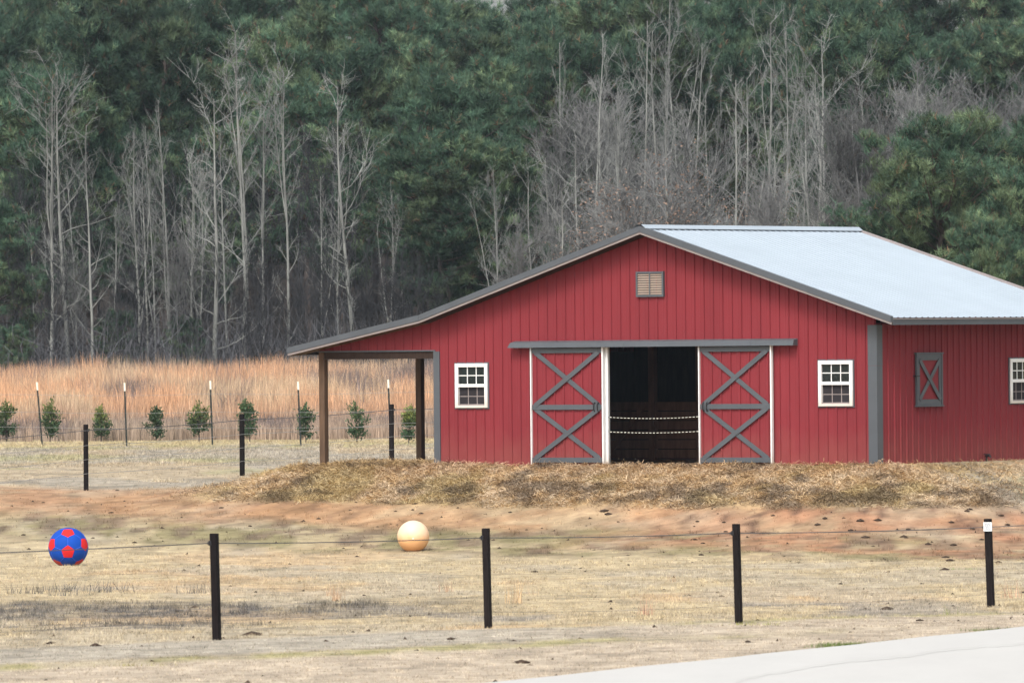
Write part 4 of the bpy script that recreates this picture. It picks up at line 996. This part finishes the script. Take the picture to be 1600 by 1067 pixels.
def row(protos, name, label, cat, group, spec, ws=(0.9, 1.15)):
    for px, top, Y in spec:
        ref = min(REFS, key=lambda q: abs(q[0] - px))[1]; rank = next(q[1] for q in RANKS if Y <= q[0])
        lb = label + ", " + ref + ", " + rank
        k = SEEN.get(lb, 0); SEEN[lb] = k + 1
        if k: lb = label + ", " + ref + ", " + ("taller, " if top < 100 else "lower, ") + "" + rank
        plant(name, R.choice(protos), px, top, Y, lb, cat, group, R.uniform(*ws))
def jit(x0, x1, st, ta, tb, ya, yb_): 
    out = []; x = x0
    while x < x1: out.append((x + R.uniform(-.3, .3) * st, R.uniform(ta, tb), R.uniform(ya, yb_))); x += st
    return out
row(BUSH + TALL[:4], "thicket_tree", "grey bare thicket tree", "bare tree", "thicket trees above the barn",
    jit(700, 900, 60, 200, 330, 297, 312) + jit(840, 1360, 58, 110, 230, 300, 318) + jit(860, 1360, 75, 60, 150, 318, 336) + jit(780, 1380, 70, 240, 330, 285, 297), (.8, 1.1))
row(BUSH, "thicket_tree", "purplish misty bare tree", "bare tree", "misty bare grove at the upper right",
    jit(1340, 1660, 44, 120, 210, 300, 316) + jit(1380, 1670, 44, 70, 140, 322, 340), (.9, 1.1))
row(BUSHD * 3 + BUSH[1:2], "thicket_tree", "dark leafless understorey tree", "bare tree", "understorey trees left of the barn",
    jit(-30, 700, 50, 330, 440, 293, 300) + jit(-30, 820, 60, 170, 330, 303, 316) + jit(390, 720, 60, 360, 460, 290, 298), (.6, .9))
# pines
P1 = "pines of the wood"
row(PINES, "pine_tree", "green pine", "pine tree", P1 + " on the left",
    jit(-30, 420, 90, 200, 330, 316, 324) + jit(-40, 880, 66, 90, 210, 322, 338) + jit(-40, 860, 62, 20, 110, 345, 362) + jit(-40, 730, 64, -30, 40, 375, 395), (.95, 1.2))
row(PINES, "pine_tree", "yellow-green pine by the sky gap", "pine tree", P1 + " by the sky gap", [(885, 42, 352), (935, 55, 348), (840, 60, 350), (800, 75, 345)], (.9, 1.1))
row(PINES, "pine_tree", "green pine", "pine tree", P1 + " above the roof",
    jit(960, 1400, 62, 20, 110, 350, 368) + [(1300, 5, 342), (1345, -5, 345), (1375, 40, 340), (1330, 90, 335)] + jit(900, 1400, 66, -30, 20, 380, 398), (.95, 1.2))
row(PINES, "pine_tree", "bluish misty crest pine", "pine tree", P1 + " on the crest",
    jit(-40, 640, 80, -60, -20, 405, 430) + jit(640, 830, 50, 12, 40, 400, 420) + jit(860, 1660, 55, -60, -10, 400, 430) + jit(1380, 1680, 62, 20, 60, 385, 398), (1.0, 1.25))
row(PINES, "pine_tree", "low-hung pine crown", "pine tree", P1 + " low behind the lean-to", [(650, 205, 306), (730, 190, 308), (690, 260, 303), (780, 215, 310)], (1.1, 1.3))
row([PINES[2]], "pine_tree", "small pine sapling", "pine tree", "pine saplings at the wood's foot", [(22, 505, 293), (-8, 300, 298), (290, 490, 297), (180, 480, 299)], (1.0, 1.3))
plant("pine_tree", BIGP[0], 1468, 172, 252, "big rounded dark green pine just behind the roof's right slope", "pine tree", wscale=1.18)
plant("pine_tree", BIGP[1], 1552, 176, 256, "second dome of dark pine joined to the big rounded one on its right", "pine tree", wscale=1.1)
plant("pine_tree", BIGP[1], 1612, 250, 244, "big dark pine cut by the right edge, in front of the rounded one", "pine tree", wscale=1.0)
plant("pine_tree", BIGP[1], 1378, 330, 262, "low dark pine at the left shoulder of the big rounded one", "pine tree", wscale=.9)
plant("pine_tree", BIGP[0], 1540, 335, 236, "lower dark pine right behind the sloping roof edge at the right", "pine tree", wscale=.9)
plant("pine_tree", BIGP[1], 1690, 190, 262, "dark pine beyond the right edge, only its left boughs in view", "pine tree", wscale=1.0)

for (px, top, Y, k_, lb) in [(712, -35, 412, 0, "tall misty pine on the crest left of the sky gap, above the rear lean-to post"), (752, 4, 416, 2, "misty pine on the crest just left of the small sky gap"), (98, -45, 418, 1, "misty crest pine above the forked pale tree at the left"), (20, -40, 420, 3, "misty crest pine at the top left corner")]:
    plant("pine_tree", PINES[k_], px, top, Y, lb, "pine tree", P1 + " on the crest", 1.3)

# brush at the wood's foot: thin criss-crossing stems
n = 16000; Y = rng.uniform(290, 306, n); X = rng.uniform(-24, 16, n); hh = rng.uniform(.8, 3.2, n) * (.6 + .8 * vnoise(X * .4, Y * .4, 61))
az = rng.uniform(0, 6.28, n); el = rng.normal(.6, .5, n); z = terr(X, Y) + rng.uniform(0, 2.2, n) * rng.uniform(0, 1, n)
d = np.stack([np.cos(az) * np.cos(el), np.sin(az) * np.cos(el), np.sin(el)], 1) * hh[:, None] * .8
s = np.stack([np.ones(n) * .006, np.zeros(n), rng.uniform(-.006, .006, n)], 1); P = np.stack([X, Y, z], 1); mid = P + d * .5 + rng.normal(0, .12, (n, 3))
V = np.stack([P - s, P + s, mid + s, mid - s, P + d], 1).reshape(-1, 3); b5 = np.arange(n)[:, None] * 5
F = np.concatenate([b5 + [0, 1, 2], b5 + [0, 2, 3], b5 + [3, 2, 4]])
T = np.repeat(np.array([.045, .046, .050]) * rng.uniform(.3, 3.0, (n, 1)), 5, 0)  # stem colour lowered to paint in the shade deep in the wood
obj("brushwood", new_mesh("brushwood", V, F, M['blade'], T), kind='stuff', label='tangled grey brushwood at the foot of the wood')

# ---------------------------------------------------------------- misty air
hz = MB().box(-480, 480, -40, 880, -1.5, 60).mesh("haze", None)
mh = bpy.data.materials.new("mist"); mh.use_nodes = True; N = mh.node_tree.nodes; N.remove(N["Principled BSDF"])
pv = N.new("ShaderNodeVolumePrincipled"); pv.inputs['Density'].default_value = .000095; pv.inputs['Color'].default_value = (.74, .87, 1.0, 1); pv.inputs['Anisotropy'].default_value = .2
mh.node_tree.links.new(pv.outputs[0], N["Material Output"].inputs['Volume'])
hz.materials.append(mh); obj("haze", hz, kind='stuff')
